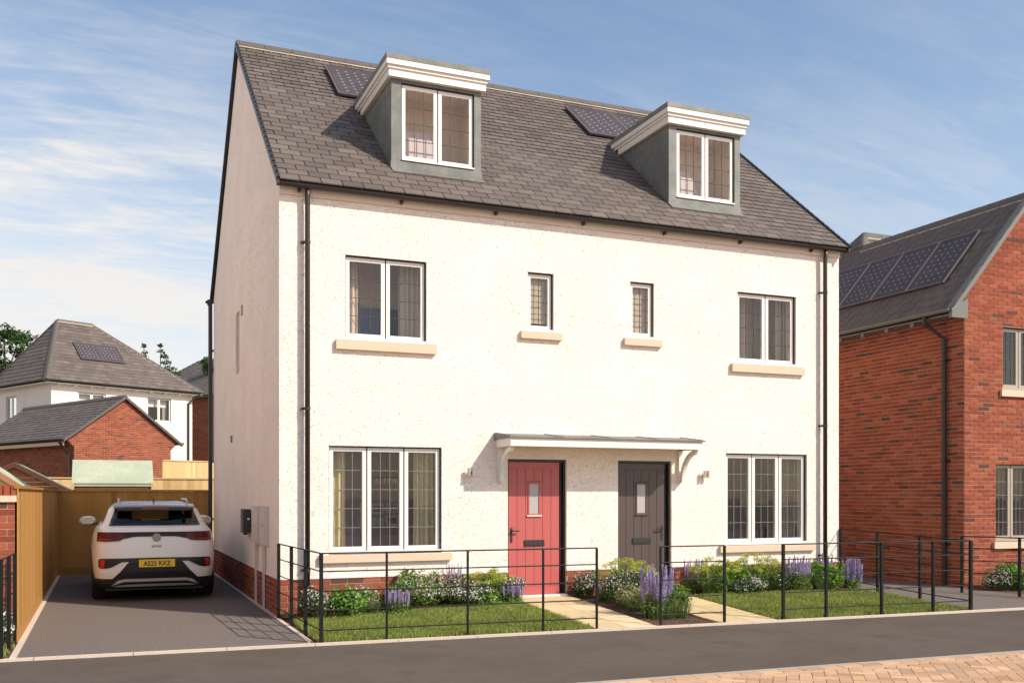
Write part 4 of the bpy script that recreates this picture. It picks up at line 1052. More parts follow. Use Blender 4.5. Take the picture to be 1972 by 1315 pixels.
# ================================================================== SHEDS
def shed(lab, x0, x1, y0, y1, ze, zr, axis, wallm, base_z=0.0, over=.05):
    t = thing('garden_shed', lab, 'shed', ((x0+x1)/2, (y0+y1)/2, base_z))
    th = .03
    if axis == 'y':    # ridge runs away from the road, gable to the front
        xm = (x0+x1)/2
        n = int((ze-base_z)/.12)
        for k in range(n):
            z = base_z+(ze-base_z)*k/n
            MB().box(x0, x1, y0-.006*0, y0+.02, z+.002, z+(ze-base_z)/n-.002).build('board', wallm, t)
        m = 6
        for k in range(m):
            za = ze+(zr-ze)*k/m; zb = ze+(zr-ze)*(k+1)/m-.004; wa = (x1-x0)/2*(1-k/m); wb = (x1-x0)/2*(1-(k+.97)/m)
            MB().prism([(xm-wa, y0, za), (xm+wa, y0, za), (xm+wb, y0, zb), (xm-wb, y0, zb)], (0, .02, 0)).build('board', wallm, t)
        MB().box(x0, x0+.02, y0+.021, y1, base_z, ze).box(x1-.02, x1, y0+.021, y1, base_z, ze).box(x0, x1, y1+.001, y1+.02, base_z, ze).build('walls', wallm, t)
        for s in (-1, 1):
            e = V((s*((x1-x0)/2+over), 0, -(zr-ze)*((x1-x0)/2+over)/((x1-x0)/2)))
            MB().obox((xm, y0-over, zr+.03), e, (0, y1-y0+2*over, 0), (0, 0, .025)).build('felt_roof', M['felt'], t)
            MB().obox((xm, y0-over-.018, zr-.055), e, (0, .017, 0), (0, 0, .10)).build('barge_board', M['shedwood'], t)
    else:
        ym = (y0+y1)/2
        n = int((ze-base_z)/.12)
        for k in range(n):
            z = base_z+(ze-base_z)*k/n
            MB().box(x0, x1, y0, y0+.02, z+.002, z+(ze-base_z)/n-.002).build('board', wallm, t)
        MB().prism([(x0, y0+.021, base_z), (x0, y1, base_z), (x0, y1, ze), (x0, ym, zr), (x0, y0+.021, ze)], (.02, 0, 0)).prism([(x1-.02, y0+.021, base_z), (x1-.02, y1, base_z), (x1-.02, y1, ze), (x1-.02, ym, zr), (x1-.02, y0+.021, ze)], (.02, 0, 0)).build('walls', wallm, t)
        for s in (-1, 1):
            hw = (y1-y0)/2
            e = V((0, s*(hw+over), -(zr-ze)*(hw+over)/hw))
            MB().obox((x0-over, ym, zr+.012), e, (x1-x0+2*over, 0, 0), (0, 0, .025)).build('felt_roof', M['felt'], t)
        MB().box(x0-.0, x1+.0, y0-.045, y0-.02, ze-.10, ze-.035).build('barge_board', M['shedwood'], t)
        MB().box(x0-over, x1+over, y0-over-.012, y0-over+.02, ze-.085, ze-.045).build('felt_edge', M['felt'], t)
    return t
shed('garden shed with a pale green felt roof facing the driveway, behind the rear fence', -2.75, -1.06, 12.1, 13.5, 1.89, 2.41, 'x', M['shedwood'])
shed('brown shed with its boarded gable turned to the driveway, behind the fence corner', -4.83, -2.85, 10.0, 12.4, 1.70, 2.235, 'y', M['shedwood'])
shed('pale shed with green felt roof and light boarded gable above the garden wall', -4.5, -3.24, 3.0, 4.6, 1.72, 2.16, 'y', M['shedlight'])

# ================================================================== BACKGROUND HOUSES
RA = math.atan2(.46583, .88487)
Ax, Bx = V((.88487, .46583, 0)), V((-.46583, .88487, 0))
def rp(O, a, b, z): return V((O[0], O[1], 0))+Ax*a+Bx*b+V((0, 0, z))
# garage
G0 = (-3.377, 26.509); GB = 1.05
gar = thing('garage', 'red brick garage with its sunlit gable end facing the driveway', 'garage', rp(G0, 2.2, 4, GB))
GWd, GL, GE, GP = 4.5, 8.4, 3.68, 5.30
gk = (GP-GE)/(GWd/2)
def gcl(z):
    if z < GE-.35: return (.28, GWd-.28)
    if z < GE-.02: 
        s = .28-.07*int((z-(GE-.35))/.0714); s = max(0, s); return (s, GWd-s)
    e = max(0, (z-GE)/gk); return (e, GWd-e)
it = brickwork(rp(G0, 0, 0, 0), Ax, -Bx, GWd, GB, GP-.05, clip=gcl)
it += brickwork(rp(G0, .28, GL, 0), -Bx, -Ax, GL-.09, GB, GE, start=.1)
mb = MB()
for i in it: mb.obox(*i[:4])
mb.build('bricks', M['brick'][1], gar, kind='stuff')
mb = MB()
mb.prism([rp(G0, .29, .004, GB), rp(G0, GWd-.29, .004, GB), rp(G0, GWd-.29, .004, GE-.3), rp(G0, GWd-.03, .004, GE-.02), rp(G0, GWd/2, .004, GP-.06), rp(G0, .03, .004, GE-.02), rp(G0, .29, .004, GE-.3)], Bx*.2)
mb.prism([rp(G0, .292, .2, GB), rp(G0, .292, GL, GB), rp(G0, .292, GL, GE), rp(G0, .292, .2, GE)], Ax*.15)
mb.prism([rp(G0, GWd-.45, .2, GB), rp(G0, GWd-.45, GL, GB), rp(G0, GWd-.45, GL, GE), rp(G0, GWd-.45, .2, GE)], Ax*.15)
mb.build('mortar_bed', M['mortar'], gar)
gn = math.hypot(1, gk)
for s, nm in ((1, 'roof_tiles'), (-1, 'far_roof_tiles')):
    if s == 1:
        O = rp(G0, -.16, GL+.05, GE-.16*gk+.05); U = -Bx; Wv = (Ax+V((0, 0, gk))).normalized()
    else:
        O = rp(G0, GWd+.16, -.08, GE-.16*gk+.05); U = Bx; Wv = (-Ax+V((0, 0, gk))).normalized()
    N = U.cross(Wv)
    ti = slates(O, U, Wv, N, (GWd/2+.16)*gn, .20, .30, .02, lambda v: (0, GL+.13), joint=.004)
    mb = MB()
    for i in ti: mb.obox(*i[:4])
    mb.build(nm, M['slate'][1], gar, kind='stuff')
    a = O-N*.03; MB().obox(a, U*(GL+.13), Wv*((GWd/2+.16)*gn-.02), N*.02).build('roof_underlay', M['underlay'], gar)
ridge_run(gar, rp(G0, GWd/2, -.1, GP+.09), rp(G0, GWd/2, GL+.1, GP+.09), drop=.07, mort=False)
for k in range(12):
    for s in (0, 1):
        t0, t1 = k/12, (k+1)/12; f = lambda t: ((-.16+(GWd/2+.16)*t) if s == 0 else (GWd+.16-(GWd/2+.16)*t))
        za, zb = GE-.16*gk+(GWd/2+.16)*gk*t0, GE-.16*gk+(GWd/2+.16)*gk*t1
        MB().prism([rp(G0, f(t0), -.14, za-.03), rp(G0, f(t1), -.14, zb-.03), rp(G0, f(t1), -.14, zb+.075), rp(G0, f(t0), -.14, za+.085)], Bx*.13).build('verge_tile', M['ridge'], gar)
O = rp(G0, .0, .05, GE-.05)
halfround(rp(G0, -.2, -.02, GE-.02), Bx, GL, .055, -Ax).build('gutter', M['dark'], gar)
MB().obox(rp(G0, -.10, .02, GE-.26), Ax*.02, Bx*GL, (0, 0, .13)).build('fascia', M['stone'], gar)
MB().tube([rp(G0, -.2, .15, GE-.05), rp(G0, -.2, .15, GE-.15), rp(G0, .2, .25, GE-.55), rp(G0, .2, .25, GB)], .045, 8).build('downpipe', M['dark'], gar)
MB().tube([rp(G0, GWd+.2, .1, GE-.04), rp(G0, GWd+.2, -.1, GE-.04)], .05, 8).build('gutter_end', M['dark'], gar)

# white hipped house
E0 = (-4.459, 35.076); HB = 1.1; HEZ = 6.733; LW = 7.9; DW = 6.2
hh = thing('hipped_house', 'far white rendered house with a hipped slate roof behind the garage', 'house', rp(E0, 4, 3, HB))
i0 = .4
wins = [(1.62-i0, 2.95-i0, 5.25, 6.30), (5.05-i0, 6.32-i0, 5.15, 6.32)]
mb = MB(); mb.panel(rp(E0, i0, i0, HB), Ax, (0, 0, 1), LW-2*i0, HEZ-.12-HB, .2, [(a, b, c-HB, d-HB) for a, b, c, d in wins])
lwin = (3.9, 5.0, 4.45, 6.25)
mb.panel(rp(E0, i0, 9.5, HB), -Bx, (0, 0, 1), 9.5-i0-.2, HEZ-.12-HB, .2, [(9.5-lwin[1], 9.5-lwin[0], lwin[2]-HB, lwin[3]-HB)])
mb.panel(rp(E0, LW-i0, i0+.2, HB), Bx, (0, 0, 1), 6, HEZ-.12-HB, .2)
mb.build('rendered_wall', M['render'], hh)
for a, b, c, d in wins:
    window(hh, rp(E0, i0+a, i0, c), RA, b-a, d-c, 2, 1, 1, M['white'], M['leadstrip'], recess=.05, label='two light white window')
window(hh, rp(E0, i0, lwin[1], lwin[2]), RA-math.pi/2, lwin[1]-lwin[0], lwin[3]-lwin[2], 2, 1, 1, M['white'], M['leadstrip'], recess=.05, label='side window')
room(hh, i0+.3, LW-i0-.3, i0+.25, 3.5, 3.6, 6.5, M['wallpurple'], T=Matrix.Translation(V((E0[0], E0[1], 0))) @ Matrix.Rotation(RA, 4, 'Z'))
for (xa, xb, za, zb) in ((i0+5.15, i0+5.4, 5.2, 6.3),): pass
for a, b, c, d in wins:
    MB().obox(rp(E0, i0+a+.05, i0+.3, d-.42), Ax*(b-a-.1), Bx*.01, (0, 0, .42)).build('inner_blind', M['ceil'], hh)
    MB().obox(rp(E0, i0+b-.28, i0+.33, c), Ax*.26, Bx*.02, (0, 0, d-c)).build('inner_curtain', M['curtaingrey'], hh)
P1h = rp(E0, 1.95, 3.1, 9.93); P2h = rp(E0, 3.70, 3.1, 9.93)
E1 = rp(E0, LW, 0, HEZ); E00 = rp(E0, 0, 0, HEZ); EB0 = rp(E0, 0, DW, HEZ); EB1 = rp(E0, LW, DW, HEZ)
def plane_tiles(A, Bc, Cc, Dd, row=.24, tw=.33):
    """quad eave A->B, top C (above B) , D (above A)"""
    A, Bc, Cc, Dd = map(V, (A, Bc, Cc, Dd)); U = (Bc-A).normalized(); N = U.cross((Dd-A)).normalized(); Wv = N.cross(U)
    L = (Dd-A).dot(Wv); Le = (Bc-A).length; du = (Dd-A).dot(U); cu = (Cc-A).dot(U)
    ti = slates(A, U, Wv, N, L, row, tw, .018, lambda v: (du*v/L, Le+(cu-Le)*v/L), joint=.004); m = MB()
    for i in ti: m.obox(*i[:4])
    m.prism([A-N*.02, Bc-N*.02, Cc-N*.02, Dd-N*.02], -N*.02)
    return m
for q in ((E00, E1, P2h, P1h), (EB0, E00, P1h, P1h+V((.001, .001, 0))), (E1, EB1, P2h+V((-.001, .001, 0)), P2h), (EB1, EB0, P1h, P2h)):
    plane_tiles(*q).build('roof_tiles', M['slate'][1], hh, kind='stuff')
ridge_run(hh, P1h+V((0, 0, .03)), P2h+V((0, 0, .03)), drop=.06); ridge_run(hh, E00, P1h, drop=.05, r=.13); ridge_run(hh, E1, P2h, drop=.05)
ridge_run(hh, EB0, P1h, drop=.05, mort=False)
for A_, U_, L_, o_ in ((rp(E0, -.02, -.03, HEZ), Ax, LW, -Bx), (rp(E0, -.03, -.02, HEZ), Bx, 7., -Ax)):
    halfround(A_, U_, L_, .06, o_).build('gutter', M['dark'], hh)
MB().obox(rp(E0, .05, .05, HEZ-.14), Ax*(LW-.1), Bx*.4, (0, 0, .03)).obox(rp(E0, .05, .455, HEZ-.14), Ax*.35, Bx*8.5, (0, 0, .03)).build('soffit', M['white'], hh)
for a in np.arange(.6, LW, .75): MB().obox(rp(E0, a, .10, HEZ-.20), Ax*.07, Bx*.29, (0, 0, .059)).build('rafter_foot', M['smooth'], hh)
MB().tube([rp(E0, LW-.25, -.02, HEZ-.03), rp(E0, LW-.25, -.02, HEZ-.15), rp(E0, LW-.65, .33, HEZ-.55), rp(E0, LW-.65, .33, HB)], .05, 8).build('downpipe', M['dark'], hh)
Wf = (P1h-E00-Ax*1.95).normalized(); Nf = Ax.cross(Wf)
for k in (0, 1): solar(hh, rp(E0, 2.12+1.10*k, 1.12, HEZ)+V((0, 0, 1.12*(9.93-HEZ)/3.1))+Nf*.05, Ax, Wf, Nf, 1.08, 1.22, 6, 6)

# second far brick house: its shaded left side shows beside the drainpipe
_p = CAM+(FW+RT*((428-986)/1894.645))*56.
F0 = (_p.x, _p.y); FE = 7.35
bh = thing('far_brick_house', 'far brick house with a grey roof glimpsed beside the rear drainpipe', 'house', rp(F0, 3, 3, HB))
FL = 11.0
it = brickwork(rp(F0, 0, FL, 0), -Bx, -Ax, FL, HB, FE, openings=[(FL-5.0, FL-3.2, 4.55, 6.15)])+brickwork(rp(F0, 0, 0, 0), Ax, -Bx, 6.3, HB, FE)
mb = MB()
for i in it: mb.obox(*i[:4])
mb.build('bricks', M['brick'][1], bh, kind='stuff')
MB().panel(rp(F0, .012, FL, HB), -Bx, (0, 0, 1), FL, FE-HB, .2, [(FL-5.0, FL-3.2, 4.55-HB, 6.15-HB)]).panel(rp(F0, .22, .012, HB), Ax, (0, 0, 1), 6., FE-HB, .2).build('mortar_bed', M['mortar'], bh)
window(bh, rp(F0, 0, 5.0, 4.55), RA-math.pi/2, 1.8, 1.6, 2, 1, 1, M['white'], M['leadstrip'], label='tall window in the shaded side')
MB().obox(rp(F0, .3, 3.1, 4.5), Ax*.02, Bx*2, (0, 0, 1.7)).build('inner_blind', M['ceil'], bh)
A0, A1 = rp(F0, -.35, -.35, FE), rp(F0, 7.5, -.35, FE); AB = rp(F0, -.35, FL+.35, FE); T0, T1 = rp(F0, 3.6, 3.3, FE+2.9), rp(F0, 3.6, FL-3.0, FE+2.9)
plane_tiles(AB, A0, T0, T1).build('roof_tiles', M['slate'][1], bh, kind='stuff')
plane_tiles(A0, A1, T0+V((.01, 0, 0)), T0).build('roof_tiles', M['slate'][1], bh, kind='stuff')
AB1 = rp(F0, 7.5, FL+.35, FE); plane_tiles(AB1, AB, T1, T1+V((.01, 0, 0))).build('roof_tiles', M['slate'][1], bh, kind='stuff')
ridge_run(bh, A0, T0, drop=.05, mort=False); ridge_run(bh, T1, T0, drop=.05); ridge_run(bh, AB, T1, drop=.05)
MB().obox(rp(F0, -.3, -.3, FE-.14), Ax*8, Bx*(FL+.6), (0, 0, .12)).build('soffit', M['dark'], bh)

# ================================================================== TREES AND PLANTS
LG = [(0, (.035, .075, .014)), (.3, (.055, .11, .02)), (.6, (.028, .06, .012)), (.85, (.075, .13, .03))]
M['leaf'] = mat('tree_leaf', (0, 0, 0), .6, rand='island', ramp=LG, trans=.3, spec=.25)
M['bark'] = mat('bark', (.09, .06, .04), .9, var=.2, scale=3, bump=.4)
def leafcloud(centers, n, size, squash=1.):
    """diamond leaves round several clump centres (x,y,z,rx,ry,rz)"""
    c = np.array(centers, float); w_ = c[:, 3]*c[:, 4]*c[:, 5]; w_ = w_**.7; idx = NR.choice(len(c), n, p=w_/w_.sum())
    d = NR.normal(size=(n, 3)); d /= np.linalg.norm(d, axis=1)[:, None]; r = NR.uniform(.35, 1.03, n)**.6
    P = c[idx, :3]+d*c[idx, 3:6]*r[:, None]
    nrm = d*.6+NR.normal(size=(n, 3))*.55+np.array([0, 0, .35]); nrm /= np.linalg.norm(nrm, axis=1)[:, None]
    t = NR.normal(size=(n, 3)); t -= (t*nrm).sum(1)[:, None]*nrm; t /= np.linalg.norm(t, axis=1)[:, None]; b = np.cross(nrm, t)
    s = size*NR.uniform(.6, 1.35, n)[:, None]
    v = np.stack([P-t*s, P-b*s*.42+nrm*s*.1, P+t*s, P+b*s*.42+nrm*s*.1], 1).reshape(-1, 3)
    m = MB(); m.v = [tuple(x) for x in v]; m.f = [(4*i, 4*i+1, 4*i+2, 4*i+3) for i in range(n)]; m.m = [0]*n; return m
def tree(name, lab, base, h, clumps, n, size, tr=.18):
    t = thing(name, lab, 'tree', base, local=True)
    b = MB(); b.tube([(0, 0, 0), (.1, 0, h*.35), (0, .1, h*.7), (.05, 0, h*.92)], tr, 8, r2=.02)
    for cx_, cy_, cz_, *_ in clumps[:8]: b.tube([(0, 0, cz_*.7), (cx_*.5, cy_*.5, cz_*.85), (cx_, cy_, cz_)], tr*.3, 6, r2=.012)
    b.build('trunk', M['bark'], t); leafcloud(clumps, n, size).build('crown', M['leaf'], t, kind='stuff')
    return t
def at_px(u, v, d):
    a = (u-986)/1894.645; b = (952.1-v)/1894.645; return CAM+(FW+RT*a+V((0, 0, b)))*d
p = at_px(8, 690, 66); zt_ = at_px(8, 622, 66).z
hT = zt_-1.1
cl_ = [(R.uniform(-2.2, 2.2), R.uniform(-1.5, 1.5), hT-R.uniform(.4, 3.6), R.uniform(.6, 1.2), R.uniform(.6, 1.1), R.uniform(.45, .9)) for _ in range(26)]
cl_ = [c for c in cl_ if abs(c[0])+.9*(hT-c[2]) < 4.2 and abs(c[0]) < .5+1.0*(hT-c[2])]+[(0, 0, hT-.5, .8, .8, .5)]
tree('broadleaf_tree', 'dense dark green tree above the hipped roof at the left edge', (p.x, p.y, 1.1), hT, cl_, 5200, .16, .25)
for (u, v, wpx, lab) in ((278, 672, 20, 'slender sparse treetop showing left of its pair above the hipped roof'), (308, 672, 24, 'slender sparse treetop nearest the drainpipe end of the hipped roof')):
    d = 60; q = at_px(u, v, d); hh_ = q.z-1.1+.35; k = d/1894.6
    c = [(R.uniform(-.15, .15)+(.9*i/7 if u > 300 else .2*i/7), R.uniform(-.3, .3), hh_-i*.33-.15, .16+i*.07, .2+i*.05, .14) for i in range(8)]
    tree('sapling_tree', lab, (q.x, q.y, 1.1), hh_, c, 520, .10, .06)
q = at_px(399, 686, 60); tree('small_tree', 'bit of green treetop beside the rear drainpipe', (q.x, q.y, 1.1), q.z-1.1, [(0, 0, q.z-1.5, .4, .4, .4), (.2, 0, q.z-1.9, .5, .4, .4)], 500, .11, .1)

PL = dict(
    green=[(0, (.14, .26, .04)), (.3, (.20, .34, .06)), (.6, (.09, .18, .03)), (.85, (.28, .42, .10))],
    dark=[(0, (.045, .095, .025)), (.35, (.075, .14, .035)), (.7, (.035, .06, .02)), (.9, (.13, .20, .06))],
    lime=[(0, (.44, .47, .07)), (.3, (.52, .53, .10)), (.6, (.32, .39, .06)), (.85, (.60, .57, .15))],
    blade=[(0, (.13, .17, .055)), (.3, (.18, .22, .08)), (.6, (.09, .13, .04)), (.85, (.26, .27, .12))],
    white=[(0, (.74, .70, .66)), (.3, (.80, .74, .70)), (.6, (.70, .55, .52)), (.85, (.78, .72, .62))],
    pink=[(0, (.70, .46, .46)), (.3, (.62, .30, .32)), (.6, (.76, .62, .58)), (.85, (.5, .2, .24))],
    blush=[(0, (.66, .52, .52)), (.3, (.74, .64, .62)), (.6, (.58, .40, .44)), (.85, (.48, .46, .34))],
    violet=[(0, (.40, .31, .54)), (.3, (.50, .41, .62)), (.6, (.30, .21, .44)), (.85, (.60, .50, .66))],
    cream=[(0, (.66, .60, .5)), (.6, (.58, .46, .36))])
PM = {k: mat('plant_'+k, (0, 0, 0), .65, rand='island', ramp=v, trans=.3 if k in ('green', 'dark', 'lime', 'blade') else .15, spec=.2) for k, v in PL.items()}
def blossoms(centers, n, size, front=True):
    c = np.array(centers, float); w_ = (c[:, 3]*c[:, 5]); idx = NR.choice(len(c), n, p=w_/w_.sum())
    d = NR.normal(size=(n, 3)); d[:, 2] = np.abs(d[:, 2])*.9-.25; d[:, 1] -= .35
    d /= np.linalg.norm(d, axis=1)[:, None]; P = c[idx, :3]+d*c[idx, 3:6]*NR.uniform(.92, 1.1, n)[:, None]
    nr_ = d+NR.normal(size=(n, 3))*.35; nr_ /= np.linalg.norm(nr_, axis=1)[:, None]
    t = NR.normal(size=(n, 3)); t -= (t*nr_).sum(1)[:, None]*nr_; t /= np.linalg.norm(t, axis=1)[:, None]; b = np.cross(nr_, t)
    m = MB(); s = size*NR.uniform(.55, 1.25, n)
    for i in range(n):
        pts = []
        for k in range(10):
            a = k*math.pi/5; r = s[i]*(1 if k % 2 else .5); pts.append(tuple(P[i]+(t[i]*math.cos(a)+b[i]*math.sin(a))*r+nr_[i]*(s[i]*.25 if k % 2 else 0)))
        m.add([tuple(P[i])]+pts, [(0, 1+k, 1+(k+1) % 10) for k in range(10)])
    return m
def blades(n, r, h, spread=.6, wd=.004, z0=0., droop=.3):
    vs = []; fs = []
    for _ in range(n):
        a = R.uniform(0, 6.283); ro = r*.35*math.sqrt(R.random()); L = h*R.uniform(.6, 1.05); out = spread*L*R.uniform(.1, 1); az = a+R.gauss(0, .5)
        bx, by = ro*math.cos(a), ro*math.sin(a); pa = az+1.57; w_ = wd*R.uniform(.7, 1.4); o = len(vs)
        for k in range(4):
            t = k/3; x = bx+math.cos(az)*out*t**1.5; y = by+math.sin(az)*out*t**1.5; z = z0+L*(t-droop*t**3*min(1, out/L*1.6)); ww = w_*(1-.85*t)
            vs += [(x-ww*math.cos(pa), y-ww*math.sin(pa), z), (x+ww*math.cos(pa), y+ww*math.sin(pa), z)]
        for k in range(3): fs.append((o+2*k, o+2*k+1, o+2*k+3, o+2*k+2))
    m = MB(); m.v = vs; m.f = fs; m.m = [0]*len(fs); return m
def mound(rx, ry, h, k=9):
    c = [(0, 0, h*.42, rx*.62, ry*.62, h*.42)]
    for i in range(4): c.append((R.uniform(-.55, .55)*rx, R.uniform(-.5, .5)*ry, h*R.uniform(.62, .84), rx*R.uniform(.16, .3), ry*R.uniform(.16, .3), h*R.uniform(.14, .22)))
    for i in range(k):
        a = i*2*math.pi/k+R.uniform(-.2, .2); q = R.uniform(.45, .7)
        c.append((rx*q*math.cos(a), ry*q*math.sin(a), h*R.uniform(.32, .68), rx*R.uniform(.28, .42), ry*R.uniform(.28, .42), h*R.uniform(.22, .34)))
    return c
spike_me = None
def spike():
    global spike_me
    if spike_me is None:
        m = MB(); m.tube([(0, 0, -1.6), (0, 0, 0)], .013, 4, r2=.010, mi=1)
        for k in range(24):
            z = k/23+R.uniform(-.02, .02); r = R.uniform(.05, .105)*(1-z*.62)*min(1, .35+z*5)
            for j in range(5):
                a = j*1.2566+k*.9; s = .045
                cx_, cy_ = r*math.cos(a), r*math.sin(a)
                m.add([(cx_, cy_, z-s), (cx_+s*math.cos(a+1.57)*.7, cy_+s*math.sin(a+1.57)*.7, z), (cx_*1.45, cy_*1.45, z+s), (cx_-s*math.cos(a+1.57)*.7, cy_-s*math.sin(a+1.57)*.7, z)], [(0, 1, 2, 3)])
        o = m.build('tmp_spike', [PM['violet'], PM['blade']]); spike_me = o.data; spike_me.name = 'flower_spike'; bpy.data.objects.remove(o)
    return spike_me
def plant(kind, lab, x, y, r, h, zb=None, **k):
    zb = gz(x, y)-.02 if zb is None else zb
    grp = {'daisy': 'flowering mounds in the planting beds', 'lavender': 'purple spiked plants in the beds', 'lime': 'yellow green spurges in the beds', 'leafy': 'leafy green plants in the beds', 'tuft': 'grassy tufts in the beds'}[kind]
    t = thing({'daisy': 'flowering_shrub', 'lavender': 'lavender_plant', 'lime': 'spurge_plant', 'leafy': 'leafy_plant', 'tuft': 'grass_tuft'}[kind], lab, {'daisy': 'shrub', 'lavender': 'lavender', 'lime': 'spurge', 'leafy': 'plant', 'tuft': 'grass tuft'}[kind], (x, y, zb), grp, local=True)
    r *= 1.22; h *= 1.07; ry = min(r, .34)
    if kind == 'daisy':
        c = mound(r, ry, h); n = int(5200*r*h/.12*k.get('dens', .5))
        leafcloud(c, max(600, n), .016).build('foliage', PM[k.get('leaf', 'dark')], t, kind='stuff')
        blossoms(c, int(k.get('fl', 260)*1.5), k.get('fs', .013)).build('flowers', PM[k.get('col', 'white')], t, kind='stuff')
        blades(14, r, h*.5, .3, .003).build('stems', PM['dark'], t, kind='stuff')
    elif kind == 'leafy':
        c = mound(r, ry, h*.95, 11); leafcloud(c, int(1500*(r*h/.12)), .031).build('foliage', PM['green'], t, kind='stuff')
        blades(50, r, h*.75, .9, .007).build('blades', PM['green'], t, kind='stuff')
        if k.get('fl'): blossoms(c, k['fl'], .012).build('flowers', PM['white'], t, kind='stuff')
    elif kind == 'lime':
        c = []
        for i in range(int(26*r/.3)):
            a = R.uniform(0, 6.28); q = math.sqrt(R.random()); hh2 = h*(1-.35*q*q)*R.uniform(.85, 1)
            c.append((r*q*math.cos(a), ry*q*math.sin(a), hh2-.035, .055, .055, .035))
        leafcloud(c, int(1700*r/.3), .012).build('flowers', PM['lime'], t, kind='stuff')
        leafcloud(mound(r*.9, ry*.85, h*.8, 7), int(1300*r/.3), .022).build('foliage', PM['green'], t, kind='stuff')
        m = MB()
        for q in c: m.tube([(q[0]*.4, q[1]*.4, 0), (q[0], q[1], q[2])], .004, 4)
        m.build('stems', PM['green'], t, kind='stuff')
    elif kind == 'lavender':
        blades(int(k.get('nb', 130)*2.2), r*1.15, h*.62, .45, .0045).build('leaves', PM['blade'], t, kind='stuff')
        leafcloud([(0, 0, h*.2, r*.8, ry*.8, h*.22), (r*.2, 0, h*.35, r*.5, ry*.5, h*.15)], 620, .018).build('foliage', PM['green'], t, kind='stuff')
        for i in range(int(k.get('ns', 14)*1.6)):
            a = R.uniform(0, 6.28); q = math.sqrt(R.random())*r*.72; L = h*k.get('sl', .42)*R.uniform(.75, 1.1); zt2 = h*R.uniform(.80, 1.02)-.25*abs(q)
            lx, ly = q*math.cos(a), q*math.sin(a); o = link('flower_spike', spike(), t)
            tl_ = V((lx*.5, ly*.5, 1)).normalized(); rot = V((0, 0, 1)).rotation_difference(tl_).to_matrix().to_4x4()
            o.matrix_basis = Matrix.Translation((lx, ly, zt2-L)) @ rot @ Matrix.Rotation(R.uniform(0, 6), 4, 'Z') @ Matrix.Diagonal((k.get('sw', .20), k.get('sw', .20), L, 1))
    elif kind == 'tuft':
        blades(170, r, h, .8, .0035).build('blades', PM['blade'], t, kind='stuff')
    return t
plant('daisy', 'white flowered shrub nearest the house corner and drainpipe', .40, -.42, .22, .42, col='white', fl=330, dens=.7)
plant('leafy', 'bright green leafy plant under the left end of the ground floor window', .80, -.45, .24, .42, fl=25)
plant('tuft', 'small grassy tuft left of the short lavender', 1.15, -.50, .16, .30)
plant('daisy', 'small white speckled plant behind the grassy tuft', 1.13, -.16, .15, .36, col='white', fl=110, leaf='green')
plant('lavender', 'short lavender with blue purple spikes below the left ground floor window', 1.42, -.58, .19, .36, ns=26, sl=.38, sw=.13, nb=200)
plant('daisy', 'tall pink white shrub behind the lavender against the brick plinth', 1.80, -.28, .30, .52, col='blush', fl=520, leaf='green')
plant('leafy', 'leafy green plant rising behind the pink white shrub', 1.70, -.10, .13, .56)
plant('daisy', 'pale pink flowered shrub right of the tall one under the window corner', 2.26, -.22, .33, .43, col='blush', fl=560)
plant('daisy', 'dark leaved shrub covered in small white flowers at the front of the lawn bed', 2.44, -.48, .36, .33, col='white', fl=620, fs=.011)
plant('lavender', 'thin lavender spikes rising above the pale shrubs against the wall', 2.38, -.07, .14, .52, ns=10, sw=.12)
plant('lime', 'yellow green spurge left of the red door', 2.82, -.26, .32, .50)
plant('daisy', 'white flowered shrub beside the red door step', 3.16, -.22, .22, .40, col='white', fl=300)
plant('lavender', 'violet lavender leaning over the path edge by the red door', 3.08, -.48, .18, .33, ns=24, sl=.40, sw=.13)
plant('daisy', 'white flowered shrub right of the red door against the wall', 4.36, -.20, .18, .40, col='white', fl=260)
plant('lavender', 'small blue lavender in front of the white shrub between the doors', 4.50, -.48, .13, .28, ns=16, sw=.12)
plant('lime', 'large yellow green spurge in front of the dark door', 4.86, -.50, .42, .60)
plant('daisy', 'big pink and white flowered shrub filling the bed between the paths', 4.56, -.98, .33, .50, col='blush', fl=520, fs=.012)
plant('daisy', 'deep pink flowered shrub at the front edge of the middle bed', 4.52, -1.35, .26, .34, col='pink', fl=330, fs=.013, leaf='green')
plant('lavender', 'tall lavender with thick purple spikes at the front of the middle bed', 4.50, -1.90, .24, .66, ns=17, sl=.46, sw=.30, nb=170)
plant('lavender', 'slim lavender behind the short railing panel', 4.82, -1.70, .12, .46, ns=6, sl=.42, sw=.22, nb=60)
plant('leafy', 'bright green leafy plant behind the short railing panel', 4.92, -1.62, .22, .46)
plant('tuft', 'arching grass tuft at the front corner of the middle bed', 4.86, -1.98, .22, .30)
plant('daisy', 'sparse cream flowered plant beside the dark door', 4.93, -.95, .12, .52, col='cream', fl=50, leaf='green', dens=.12)
plant('lavender', 'purple pink spikes right of the dark door', 6.22, -.14, .16, .50, ns=12, sw=.15)
plant('lime', 'yellow green spurge right of the dark door', 6.52, -.32, .36, .56)
plant('tuft', 'dark grassy tuft under the spurge right of the dark door', 6.35, -.38, .2, .34)
plant('lime', 'wide yellow green spurge below the right ground floor window', 7.25, -.28, .46, .60)
plant('daisy', 'small dark shrub dotted with white flowers in front of the wide spurge', 7.05, -.52, .20, .29, col='white', fl=260, fs=.012)
plant('daisy', 'low dark green shrub with few flowers left of the long railing', 7.52, -.45, .20, .30, col='white', fl=30)
plant('daisy', 'white flowering plant mixed with lavender under the right window end', 7.86, -.30, .24, .42, col='white', fl=180, leaf='green')
plant('lavender', 'tall lavender behind the first post of the long railing', 7.92, -.52, .22, .54, ns=16, sw=.22)
plant('leafy', 'bright leafy green bush near the right drainpipe', 8.50, -.40, .34, .48)
